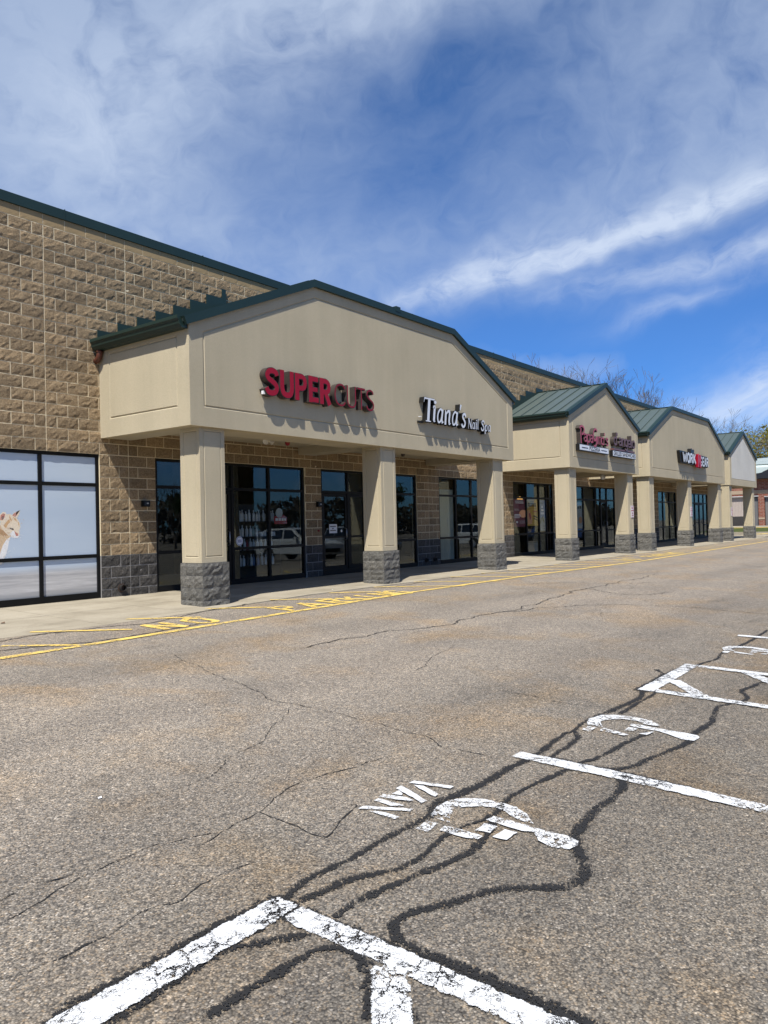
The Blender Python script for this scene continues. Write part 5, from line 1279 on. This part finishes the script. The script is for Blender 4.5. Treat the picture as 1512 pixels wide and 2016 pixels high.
# across the lot, seen as reflections in the shop glass
for i, (x, y, h, lf) in enumerate(((12,-40,6.5,0),(21,-42,8.5,1),(30,-40,7,0),(40,-46,8,1),(52,-42,7,0),(63,-48,9,1),(78,-45,7,0),(96,-48,9,1))):
    tree('far_lot_tree', ('dark leafy tree' if lf else 'bare tree') + ' across the parking lot, mirrored in the shop glass', 'tree', (x, y, gz(-10)), h, 90+i, DG if lf else None, 'trees across the parking lot', .55, .2, 3800 if lf else 0, .28)
wr = random.Random(77); b = MB()
for k in range(15000):
    x = wr.uniform(-40, 260); hh = 6.2 + 2.2*noise.noise((x*.12, 3.3, 0)) + 1.3*noise.noise((x*.5, 1.3, 0)); z = hh*wr.random()**.8; y = -72 + wr.gauss(0, 2.2)
    n = Vector((wr.uniform(-1,1), wr.uniform(-.2,1), wr.uniform(-.3,1))).normalized(); u = n.orthogonal().normalized(); u = Matrix.Rotation(wr.uniform(0,6.28), 3, n) @ u; v = n.cross(u); r = wr.uniform(.3,.8); q = Vector((x, y, gz(-10)+z))
    b.face([q+u*r, q+v*r*.6, q-u*r, q-v*r*.6])
wood = b.build('distant_woodland', leafmat('bare_wood_leaf', (.03,.032,.02), (.075,.06,.042)), recalc=False); wood['kind'] = 'stuff'; wood['label'] = 'distant brown green belt of trees beyond the lot, mirrored in the shop glass'; wood['category'] = 'woodland'

# ------------------------------------------------------------------ parked vehicles behind the viewer (mirrored in the glass)
def suv(label, loc, rz, paint):
    t = thing('parked_car', label, 'car', 'cars parked in the lot', loc, rz)
    W_ = .92
    prof = [(-2.30,.35),(-2.34,.62),(-2.28,.98),(-2.20,1.06),(-1.5,1.10),(.95,1.08),(1.9,.98),(2.22,.86),(2.30,.62),(2.26,.36)]
    def arch(cx): return [(cx + .40*math.cos(a), .34 + .40*math.sin(a)) for a in [math.pi*k/10 for k in range(11)]]
    low = [(2.26,.30)] + arch(1.42) + arch(-1.38) + [(-2.30,.30)]
    poly = prof + low
    b = MB(); b.prism(poly, -W_, W_, 'y'); b.build('body', paint, t, bevel=.05)
    gh = [(-2.12,1.08),(-1.85,1.60),(-1.60,1.68),(-.2,1.70),(.25,1.62),(1.02,1.07)]
    b = MB(); n = len(gh)
    i = len(b.v); b.v += [(p[0], -(.86 - .17*(p[1]-1.07)/.63), p[1]) for p in gh] + [(p[0], (.86 - .17*(p[1]-1.07)/.63), p[1]) for p in gh]
    for k in range(n): j = (k+1) % n; b.f.append((i+k, i+j, i+n+j, i+n+k)); b.m.append(0)
    b.f.append(tuple(i+k for k in range(n))); b.f.append(tuple(i+n+k for k in range(n))); b.m += [0, 0]
    b.build('cabin', paint, t, bevel=.035)
    GL = plain('car_glass', (.012,.015,.018), .06)
    for s_ in (-1, 1):
        for wq in ([(-2.0,1.14),(-1.80,1.54),(-1.30,1.60),(-1.26,1.14)], [(-1.18,1.14),(-1.22,1.60),(-.42,1.62),(-.40,1.14)], [(-.30,1.14),(-.32,1.62),(.2,1.56),(.82,1.14)]):
            b = MB(); yy = lambda z: s_*(.874 - .17*(z-1.07)/.63)
            b.face([(p[0], yy(p[1]), p[1]) for p in wq]); b.face([(p[0], yy(p[1])-s_*.02, p[1]) for p in wq]); b.build('side_window', GL, t, recalc=False)
    b = MB(); b.face([(.36,-.66,1.585),(1.0,-.80,1.10),(1.0,.80,1.10),(.36,.66,1.585)]); b.v = [(v[0]+.03, v[1], v[2]+.03) for v in b.v]; b.build('windscreen', GL, t, recalc=False)
    b = MB(); b.face([(-1.9,-.64,1.55),(-2.12,-.78,1.12),(-2.12,.78,1.12),(-1.9,.64,1.55)]); b.v = [(v[0]-.05, v[1], v[2]) for v in b.v]; b.build('rear_window', GL, t, recalc=False)
    for cx in (1.42, -1.38):
        for s_ in (-1, 1):
            b = MB(); b.lathe([(.20,0),(.33,.01),(.345,.05),(.345,.19),(.33,.22),(.2,.22)], (cx, s_*.71, .345), (0,s_,0), 24); wv_ = b.build('wheel', plain('tyre_rubber', (.015,.015,.015), .8), t)
            b = MB(); b.lathe([(.19,.0),(.21,.015),(.20,.02),(.06,.005),(.05,.025),(.01,.028)], (cx, s_*.925, .345), (0,s_,0), 20); b.build('rim', plain('alloy', (.45,.45,.46), .35, .8), wv_)
    for s_ in (-1, 1):
        b = MB(); b.box(2.13, 2.27, s_*.62-.18, s_*.62+.18, .70, .84); b.build('headlight', plain('lamp_lens', (.6,.6,.62), .1), t, bevel=.03)
        b = MB(); b.box(-2.32, -2.2, s_*.74-.10, s_*.74+.10, .82, 1.02); b.build('tail_light', RED, t, bevel=.02)
        b = MB(); b.box(.62, .78, s_*.98-.09, s_*.98+.09, 1.08, 1.22); b.build('mirror', paint, t, bevel=.03)
        b = MB(); b.tube([(-1.75,s_*.6,1.69),(-1.6,s_*.6,1.745),(.0,s_*.6,1.755),(.15,s_*.6,1.66)], .018, 6); b.build('roof_rail', BLACK, t)
    b = MB(); b.box(2.24, 2.325, -.55, .55, .42, .62); b.build('grille', BLACK, t, bevel=.02)
CW, CS, CK, CR_ = plain('white_car_paint', (.50,.50,.49), .25, 0, .03), plain('silver_car_paint', (.40,.41,.42), .3, .5, .05), plain('black_car_paint', (.02,.02,.022), .2, 0, .1), plain('blue_car_paint', (.03,.06,.16), .25, 0, .1)
for x, y, rz, pm, cn in ((29.5,-2.9,1.57,CW,'white'),(34.3,-2.7,1.57,CS,'silver'),(46,-3.0,-1.57,CW,'white'),(51,-2.8,1.57,CK,'black'),(62,-3.0,1.57,CR_,'dark blue'),(24,-18,1.57,CK,'black'),(40,-18.2,-1.57,CS,'silver'),(70,-18,1.57,CW,'white')):
    suv(cn + ' sport utility car parked out in the lot, mirrored in the shop windows', (x, y, gz(max(y,-10))), rz, pm)
bo = MB(); bo.lathe([(.09,-.3),(.09,1.0),(.08,1.06),(.05,1.09),(.01,1.10)], (31.6, -.6, gz(-.6)), n=18); tag(bo.build('bollard', plain('yellow_bollard', (.65,.42,.05), .5), smooth=False), 'yellow round bollard standing at the head of a parking stall', 'bollard')
